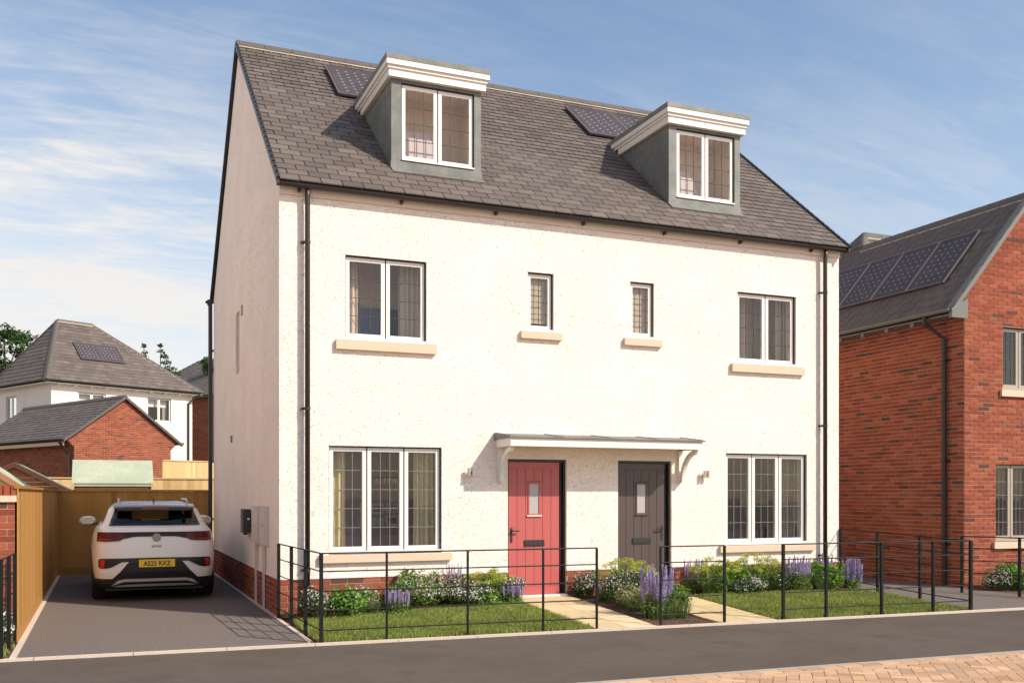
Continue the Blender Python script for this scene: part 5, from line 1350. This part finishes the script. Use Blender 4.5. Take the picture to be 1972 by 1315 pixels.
plant('lavender', 'lavender spikes behind the leafy bush at the right drainpipe', 8.78, -.12, .16, .54, ns=10, sw=.2)
plant('lavender', 'wide purple lavender at the right end of the bed by the corner', 9.0, -.42, .20, .52, ns=20, sl=.5, sw=.24)
plant('leafy', 'low green leafy plant between the spurge and the pale shrubs left of the red door', 2.66, -.52, .20, .28, fl=20)
plant('leafy', 'light green leafy plant behind the short lavender', 1.52, -.24, .20, .40, fl=14)
plant('leafy', 'green leafy plant between the dark door spurge and the wide spurge', 6.88, -.36, .20, .42)
plant('daisy', 'pale flowered shrub between the two spurges right of the dark door', 6.80, -.56, .18, .26, col='blush', fl=160, fs=.011)
plant('tuft', 'thin grassy tuft in front of the leafy bush at the right drainpipe', 8.30, -.60, .18, .30)
plant('tuft', 'grass tuft at the foot of the tall lavender behind the first railing panel', 4.62, -2.02, .20, .26)
plant('daisy', 'pink and white shrub at the corner of the brick house', 11.75, -.85, .24, .38, zb=0, col='blush', fl=330)
plant('leafy', 'green leafy bush below the brick house window', 12.15, -.9, .32, .46, zb=0)
plant('lavender', 'lavender below the brick house window sill', 12.6, -.75, .22, .52, zb=0, ns=14, sw=.22)
plant('daisy', 'white flowered plant behind the railing at the left edge', -3.12, -1.35, .14, .42, zb=0, col='white', fl=160, fs=.016)
plant('daisy', 'white flowered plant against the brick garden wall', -3.5, -1.25, .2, .40, zb=0, col='white', fl=160, fs=.016)

# ================================================================== CAR
def make_car():
    XC, Y0 = -1.385, 2.73
    car = thing('electric_car', 'white electric hatchback car parked nose first on the driveway', 'car', (XC, Y0+2.1, 0))
    K = [  # z, half width, rear y, front y, power
        (.20, .80, .14, 4.10, 8), (.28, .86, .06, 4.20, 8), (.45, .895, .012, 4.24, 8), (.60, .905, .0, 4.25, 8), (.66, .905, .0, 4.25, 8), (.80, .905, .015, 4.22, 8),
        (.92, .895, .035, 4.10, 7.5), (1.0, .88, .055, 3.85, 7), (1.06, .855, .08, 3.6, 7), (1.10, .82, .12, 3.35, 7), (1.145, .775, .17, 3.18, 8), (1.17, .755, .20, 3.10, 8),
        (1.375, .665, .46, 2.50, 8), (1.42, .62, .50, 2.38, 7), (1.455, .585, .56, 2.2, 6), (1.49, .52, .70, 2.0, 5), (1.505, .40, .95, 1.8, 4)]
    ks = np.array(K)
    def prm(z): return [float(np.interp(z, ks[:, 0], ks[:, i])) for i in range(1, 5)]
    def yrear(x, z):
        w_, yr, yf, n = prm(z); yc, L = (yr+yf)/2, (yf-yr)/2; s = min(.985, abs(x)/w_); return yc-L*(1-s**n)**(1/n)
    zs = sorted({*[k[0] for k in K], .24, .32, .36, .40, .50, .55, .72, .76, .85, 1.22, 1.27, 1.32})
    ss = [-.985, -.96, -.93, -.90, -.87, -.84, -.7, -.5, -.25, 0, .25, .5, .7, .84, .87, .90, .93, .96, .985]
    def qq(s, n): return (1-abs(s)**n)**(1/n)
    rings = []
    nq = 34
    for z in zs:
        w_, yr, yf, n = prm(z); yc, L = (yr+yf)/2, (yf-yr)/2; r = []
        for s in ss: r.append((s*w_, yc-L*qq(s, n)))
        q0 = qq(.985, n)
        for k in range(1, nq): q = -q0+2*q0*k/nq; r.append((w_*(1-abs(q)**n)**(1/n), yc+q*L))
        for s in ss[::-1]: r.append((s*w_, yc+L*qq(s, n)))
        for k in range(1, nq): q = q0-2*q0*k/nq; r.append((-w_*(1-abs(q)**n)**(1/n), yc+q*L))
        rings.append([V((XC+a, Y0+b, z)) for a, b in r])
    m_ = len(rings[0]); ns_ = len(ss)
    WY = (.86, 3.42); WR = .385
    body = MB(); gre = MB(); gsd = MB(); gfr = MB()
    allv = [v for r in rings for v in r]
    def region(i, k):
        za, zb = zs[i], zs[i+1]; zc = (za+zb)/2
        p = (rings[i][k]+rings[i][(k+1) % m_]+rings[i+1][k]+rings[i+1][(k+1) % m_])/4; x, y = p.x-XC, p.y-Y0
        if k < ns_-1:   # rear
            s = (ss[k]+ss[k+1])/2
            if abs(s) < .84 and 1.145 <= za and zb <= 1.376: return 'rg'
        elif ns_-1+nq <= k < 2*ns_-2+nq:
            kk = k-(ns_-1+nq); s = (ss[::-1][kk]+ss[::-1][kk+1])/2
            if abs(s) < .87 and 1.17 <= za and zb <= 1.42: return 'fg'
        else:
            if 1.17 <= za and zb <= 1.376:
                lo = .62+(zc-1.17)*1.0; hi = 3.05-(zc-1.17)*2.4
                if lo < y < hi: return 'pl' if abs(y-1.75) < .06 else 'sg'
            for wy in WY:
                if math.hypot(y-wy, zc-.37) < WR: return 'hole'
        if zc < .34: return 'black'
        if zc > 1.41: return 'roof'
        if zc > 1.165 and (k >= ns_-1): return 'silver' if zc > 1.376 else 'pillar'
        return 'paint'
    mats_i = dict(paint=0, black=1, silver=2, roof=2, pl=1, pillar=1)
    body.v = [tuple(v) for v in allv]
    for i in range(len(zs)-1):
        for k in range(m_):
            q = (i*m_+k, i*m_+(k+1) % m_, (i+1)*m_+(k+1) % m_, (i+1)*m_+k); rg = region(i, k)
            if rg == 'hole': continue
            tgt = dict(rg=gre, fg=gfr, sg=gsd).get(rg)
            if tgt is not None: tgt.add([allv[j] for j in q], [(0, 1, 2, 3)])
            else: body.f.append(q); body.m.append(mats_i[rg])
    body.f.append(tuple(range(m_-1, -1, -1))); body.m.append(1)
    top = len(zs)-1; body.f.append(tuple(top*m_+k for k in range(m_))); body.m.append(3)
    paint = mat('pearl_white_paint', (.93, .85, .76), .35, coat=.35, spec=.4); silver = mat('silver_trim', (.42, .40, .40), .32, metal=.55, coat=.3); black = mat('car_black_plastic', (.016, .014, .014), .38)
    gloss = mat('gloss_black', (.012, .010, .011), .1, coat=.5); roofm = mat('roof_black', (.05, .032, .03), .15, coat=.6); inner = mat('car_interior', (.018, .017, .017), .8)
    bo = body.build('body', [paint, black, silver, roofm], car, smooth=True)
    sm = bo.modifiers.new('thickness', 'SOLIDIFY'); sm.thickness = .02; sm.offset = -1
    bo.data.materials.append(inner)
    sm.material_offset = 4
    md = bo.modifiers.new('wn', 'WEIGHTED_NORMAL') if False else None
    cg = glass('car_glass', (.45, .46, .45), 1.5)
    gre.build('rear_window', cg, car, smooth=True); gsd.build('side_windows', glass('privacy_glass', (.16, .16, .17), 1.5), car, smooth=True); gfr.build('windscreen', cg, car, smooth=True)
    # patches that follow the tail
    def patch(name, poly, m, eps=.006, parent=car, step=.035, mirror=False, M2=None, label=None):
        for sg in ((1, -1) if mirror else (1,)):
            P = [(sg*a, b) for a, b in poly]
            if sg < 0: P = P[::-1]
            xs_, zs_ = [p[0] for p in P], [p[1] for p in P]
            ar = sum(P[i][0]*P[(i+1) % len(P)][1]-P[(i+1) % len(P)][0]*P[i][1] for i in range(len(P)))
            if ar < 0: P = P[::-1]
            # densify the outline
            Q = []
            for i in range(len(P)):
                a, b = V(P[i]), V(P[(i+1) % len(P)]); n = max(1, int((b-a).length/step))
                for k in range(n): Q.append(a+(b-a)*k/n)
            n0 = len(Q)
            def inside(x, z):
                c = False
                for i in range(n0):
                    a, b = Q[i], Q[(i+1) % n0]
                    if (a.y > z) != (b.y > z) and x < (b.x-a.x)*(z-a.y)/(b.y-a.y)+a.x: c = not c
                return c
            extra = []
            for x in np.arange(min(xs_), max(xs_), step):
                for z in np.arange(min(zs_), max(zs_), step):
                    if inside(x, z) and min((V((x, z))-q).length for q in Q) > step*.5: extra.append(V((x, z)))
            r = delaunay_2d_cdt([V(q) for q in Q]+extra, [], [list(range(n0))], 1, 1e-5)
            vs_ = [(XC+v.x, Y0+yrear(v.x, v.y)-eps, v.y) for v in r[0]]
            mb_ = MB().add(vs_, [tuple(f) for f in r[2]])
            nb = len(vs_)
            rim = [(XC+q.x, Y0+yrear(q.x, q.y)-eps, q.y) for q in Q]; rin = [(XC+q.x, Y0+yrear(q.x, q.y)+.004, q.y) for q in Q]
            mb_.add(rim+rin, [(i, n0+i, n0+(i+1) % n0, (i+1) % n0) for i in range(n0)])
            o = mb_.build(name, m, parent, label=label)
        return o
    S = 5.48
    def c(px, pz): return ((px-868)*.001341, 1.057-(pz-(462-.0142*(px-262)))*.00139)
    tailred = mat('tail_light_dark_red', (.11, .014, .010), .25, spec=.35); red = mat('red_reflector', (.55, .015, .02), .2, coat=.5)
    # light band
    patch('light_bar', [(-.60, 1.050), (.60, 1.050), (.60, 1.0), (.42, .955), (.33, .975), (.27, .982), (-.27, .982), (-.33, .975), (-.42, .955), (-.60, 1.0)], mat('light_bar_smoke', (.035, .010, .008), .3, spec=.3), .008)
    patch('tail_light', [(-.815, 1.052), (-.56, 1.052), (-.44, 1.045), (-.44, .955), (-.50, .925), (-.62, .915), (-.82, .915)], tailred, .011, mirror=True)
    patch('light_strip', [(-.80, .96), (-.62, .955), (-.62, .93), (-.80, .93)], mat('light_strip_red', (.30, .02, .012), .3), .0135, mirror=True)
    # lower dark bumper
    half = [(0, .668), (-.77, .662), (-.80, .64), (-.80, .54), (-.775, .515), (-.70, .515), (-.62, .53), (-.52, .585), (-.47, .608), (-.375, .61), (-.50, .46), (-.63, .335), (-.76, .285), (-.80, .27), (-.80, .22), (0, .215)]
    full = half+[(-a, b) for a, b in half[::-1] if abs(a) > 1e-6]
    patch('bumper_insert', full, black, .008)
    patch('reflector', [(-.775, .645), (-.705, .645), (-.725, .53), (-.78, .53)], red, .012, mirror=True)
    patch('diffuser_trim', [(-.63, .25), (-.52, .335), (-.42, .352), (.42, .352), (.52, .335), (.63, .25), (.55, .275), (.45, .31), (-.45, .31), (-.55, .275)], mat('pale_bumper_trim', (.62, .56, .52), .3, metal=.3), .016)
    patch('lower_trim', [(-.62, .245), (-.40, .268), (.40, .268), (.62, .245), (.52, .232), (-.52, .232)], bpy.data.materials['pale_bumper_trim'], .016)
    patch('tailgate_seam', [(-.30, .508), (.30, .508), (.30, .504), (-.30, .504)], gloss, .010)
    # number plate
    pm = mat('plate_yellow', (.95, .60, .015), .4); yb_ = yrear(0, .58)
    pc_x = .018
    plo = MB().box(XC+pc_x-.255, XC+pc_x+.255, Y0+yb_-.018, Y0+yb_-.006, .527, .640).build('number_plate', pm, car)
    def text(s, size, x, z, y, m, parent, name, sx=1., bold=0.):
        cu = bpy.data.curves.new(name, 'FONT'); cu.body = s; cu.size = size; cu.align_x = 'CENTER'; cu.extrude = .0015; cu.offset = bold
        o = bpy.data.objects.new('tmp', cu); C.objects.link(o); dg = bpy.context.evaluated_depsgraph_get()
        me = bpy.data.meshes.new_from_object(o.evaluated_get(dg)); bpy.data.objects.remove(o); me.name = name; me.materials.clear(); me.materials.append(m)
        ob = link(name, me, parent)
        ob.matrix_parent_inverse = ob.matrix_parent_inverse
        T = Matrix.Translation((x, y, z)) @ Matrix.Rotation(math.pi/2, 4, 'X') @ Matrix.Diagonal((sx, 1, 1, 1)); ob.matrix_basis = T
        return ob
    text('AS25 RXZ', .098, XC+pc_x, .549, Y0+yb_-.0195, gloss, plo, 'registration', .90, .0022)
    # logo: letters V over W in a ring
    ly = Y0+yrear(0, .967)-.020; lx, lz = XC+.012, .967
    chrome = mat('brushed_chrome', (.55, .50, .47), .25, metal=.8); lg = MB()
    lg.tube([(lx+.056*math.cos(a), ly, lz+.056*math.sin(a)) for a in np.linspace(0, 2*math.pi, 33)], .006, 6, cap=False)
    def stroke(a, b, r=.0048): lg.tube([(lx+a[0], ly-.002, lz+a[1]), (lx+b[0], ly-.002, lz+b[1])], r, 6)
    for sg in (-1, 1):
        stroke((sg*.026, .050), (sg*.004, .006)); stroke((sg*.050, .020), (sg*.026, -.046)); stroke((sg*.026, -.046), (sg*.006, -.004))
    stroke((-.006, -.004), (.006, -.004)); stroke((-.004, .006), (.004, .006))
    em = MB().tube([(lx, ly+.018, lz), (lx, ly+.003, lz)], .055, 28).build('emblem', mat('emblem_disc', (.34, .30, .28), .35, metal=.5), car); lg.build('emblem_relief', chrome, em)
    text('GTX', .040, XC+.010, .822, Y0+yrear(0, .83)-.010, gloss, car, 'badge', 1.7, .0008)
    # window surround, spoiler, brake light, wiper
    patch('rear_screen_border', [(-.64, 1.148), (.64, 1.148), (.62, 1.168), (-.62, 1.168)], gloss, .006)
    for sg in (-1, 1):
        patch('screen_side_border', [(sg*.655, 1.15), (sg*.60, 1.15), (sg*.525, 1.39), (sg*.568, 1.39)], gloss, .006)
    sp = MB(); n = 14; prof = [(.30, 1.415), (.29, 1.43), (.34, 1.452), (.62, 1.478), (.62, 1.44), (.45, 1.405)]
    vs_, fs_ = [], []
    for i in range(n+1):
        x = -.585+1.17*i/n; bow = .07*(abs(x)/.585)**3; tz = -.012*(abs(x)/.585)**2
        for (a, b) in prof: vs_.append((XC+x, Y0+a+bow, b+tz))
    k_ = len(prof)
    for i in range(n):
        for k in range(k_): fs_.append((i*k_+k, i*k_+(k+1) % k_, (i+1)*k_+(k+1) % k_, (i+1)*k_+k))
    fs_ += [tuple(range(k_)), tuple(range(n*k_+k_-1, n*k_-1, -1))]
    sp.add(vs_, fs_).build('spoiler', silver, car)
    MB().box(XC-.20, XC+.20, Y0+.345, Y0+.36, 1.392, 1.41).build('brake_light', red, car)
    MB().box(XC-.54, XC+.54, Y0+.37, Y0+.44, 1.372, 1.408).build('screen_header', gloss, car)
    MB().tube([(XC, Y0+.17, 1.16), (XC+.30, Y0+.20, 1.20)], .008, 6).build('wiper', black, car)
    fin = MB().prism([(XC-.012, Y0+.72, 1.495), (XC-.012, Y0+.92, 1.50), (XC-.012, Y0+.76, 1.55), (XC-.012, Y0+.72, 1.55)], (.024, 0, 0)); fin.build('aerial_fin', gloss, car)
    for sg in (-1, 1):
        x = XC+sg*.505
        MB().tube([(x, Y0+.72, 1.455), (x, Y0+.78, 1.515), (x, Y0+1.0, 1.535), (x, Y0+1.9, 1.535), (x, Y0+2.1, 1.515), (x, Y0+2.2, 1.46)], .017, 8).build('roof_rail', silver, car)
    # mirrors
    for sg in (-1, 1):
        mx = XC+sg*(.985 if sg < 0 else .93); my = Y0+2.72
        b = MB(); vs_, fs_ = [], []
        sec = [(-.125, .30), (-.10, .72), (-.04, .98), (.03, 1.), (.09, .86), (.125, .42)]
        for (dx, s) in sec:
            for k in range(12):
                a = 2*math.pi*k/12; vs_.append((mx+sg*dx, my+.06*s*math.cos(a)+.02, 1.165-.01*dx/.12+.078*s*math.sin(a)))
        for i in range(len(sec)-1):
            for k in range(12): fs_.append((i*12+k, i*12+(k+1) % 12, (i+1)*12+(k+1) % 12, (i+1)*12+k))
        fs_ += [tuple(range(11, -1, -1)), tuple(range(60, 72))]
        mi = b.add(vs_, fs_).build('door_mirror', paint, car, smooth=True)
        MB().prism([(mx-sg*.12, my, 1.09), (mx-sg*.02, my, 1.08), (mx-sg*.05, my, 1.115), (mx-sg*.21, my, 1.13), (mx-sg*.21, my, 1.09)], (0, .06, 0)).build('mirror_arm', black, mi)
        # mirror glass faces the rear
        MB().prism([(mx+dx, my-.045, 1.165+dz) for dx, dz in ((-.09, -.05), (.08, -.055), (.10, 0), (.08, .05), (-.08, .055), (-.10, 0))], (0, .008, 0)).build('mirror_glass', mat('mirror', (.55, .52, .46), .08, metal=.9) if 'mirror' not in bpy.data.materials else bpy.data.materials['mirror'], mi)
    # wheels
    tyre_m = mat('tyre_rubber', (.014, .013, .013), .85, bump=.4, bscale=60); rim_m = mat('alloy_rim', (.25, .24, .23), .35, metal=.7)
    arch = MB()
    for sg in (-1, 1):
        for wy in WY:
            x1 = XC+sg*.895; x0 = XC+sg*.655; yy = Y0+wy; zz = .352; Rr = .352
            prof = [(0, .22), (0, .315), (.025, .342), (.06, .352), (.18, .352), (.215, .342), (.24, .315), (.24, .22)]
            vs_, fs_ = [], []; n = 36
            for k in range(n):
                a = 2*math.pi*k/n
                for (dx, r) in prof: vs_.append((x0+sg*dx, yy+r*math.cos(a), zz+r*math.sin(a)))
            pk = len(prof)
            for k in range(n):
                for j in range(pk-1): fs_.append((k*pk+j, k*pk+j+1, ((k+1) % n)*pk+j+1, ((k+1) % n)*pk+j))
            wh = MB().add(vs_, fs_).build('wheel', tyre_m, car)
            rm = MB().tube([(x0+sg*.05, yy, zz), (x0+sg*.20, yy, zz)], .222, 28)
            for k in range(5):
                a = 2*math.pi*k/5
                rm.obox(V((x0+sg*.201, yy, zz))-V((0, math.cos(a+1.57), math.sin(a+1.57)))*.025, V((sg*.02, 0, 0)), V((0, math.cos(a), math.sin(a)))*.21, V((0, math.cos(a+1.57), math.sin(a+1.57)))*.05)
            rm.build('rim', rim_m, wh)
            tr = MB()
            for k in range(48):
                a = 2*math.pi*k/48; d = V((0, math.cos(a), math.sin(a))); e = V((0, -math.sin(a), math.cos(a)))
                tr.obox(V((x0+sg*.03, yy, zz))+d*.351-e*.012, V((sg*.18, 0, 0)), e*.024, d*.006)
            tr.build('tread', tyre_m, wh, kind='stuff')
            # arch trim
            n = 20; ri, ro = .372, .45; vs_ = []; fs_ = []
            for k in range(n+1):
                a = -.25+(math.pi+.5)*k/n
                for r in (ri, ro):
                    y_, z_ = yy+r*math.cos(a), max(.17, .37+r*math.sin(a))
                    w_, yr, yf, nn = prm(max(.2, z_)); yc, L = (yr+yf)/2, (yf-yr)/2; q = min(.93, abs(y_-Y0-yc)/L)
                    xx = w_*(1-q**nn)**(1/nn)+.012
                    vs_ += [(XC+sg*xx, y_, z_), (XC+sg*(xx-.06), y_, z_)]
            for k in range(n):
                o = k*4
                for (a, b, c_, d) in ((0, 2, 6, 4), (1, 0, 4, 5), (2, 3, 7, 6)): fs_.append((o+a, o+b, o+c_, o+d) if sg > 0 else (o+d, o+c_, o+b, o+a))
            MB().add(vs_, fs_).build('arch_trim', black, car)
    MB().box(XC-.70, XC+.70, Y0+.25, Y0+4.0, .17, .21).build('underbody', black, car)
    # seats
    seat = mat('seat_fabric', (.03, .030, .033), .8)
    def seatback(x, y, w_, z0, z1, nm='seat'):
        s = MB(); s.obox((XC+x-w_/2, Y0+y, z0), (w_, 0, 0), (0, .14, 0), (0, -.12, z1-z0)).obox((XC+x-w_/2, Y0+y-.0, z0-.12), (w_, 0, 0), (0, .5, 0), (0, 0, .12)); o = s.build(nm, seat, car)
        hr = MB().tube([(XC+x-.10, Y0+y-.06, z1+.07), (XC+x+.10, Y0+y-.06, z1+.07)], .075, 12).box(XC+x-.11, XC+x+.11, Y0+y-.11, Y0+y-.02, z1+.0, z1+.13); hr.build('headrest', seat, o)
    seatback(-.42, 1.15, .46, .62, 1.15, 'rear_seat'); seatback(0, 1.15, .34, .62, 1.06, 'rear_seat'); seatback(.42, 1.15, .46, .62, 1.15, 'rear_seat')
    seatback(-.40, 2.0, .50, .62, 1.20, 'front_seat'); seatback(.40, 2.0, .50, .62, 1.20, 'front_seat')
    MB().box(XC-.70, XC+.70, Y0+2.75, Y0+3.0, .9, 1.12).build('dashboard', inner, car)
    return car
make_car()

for o in bpy.data.objects:
    if o.get('_w') is not None: del o['_w']
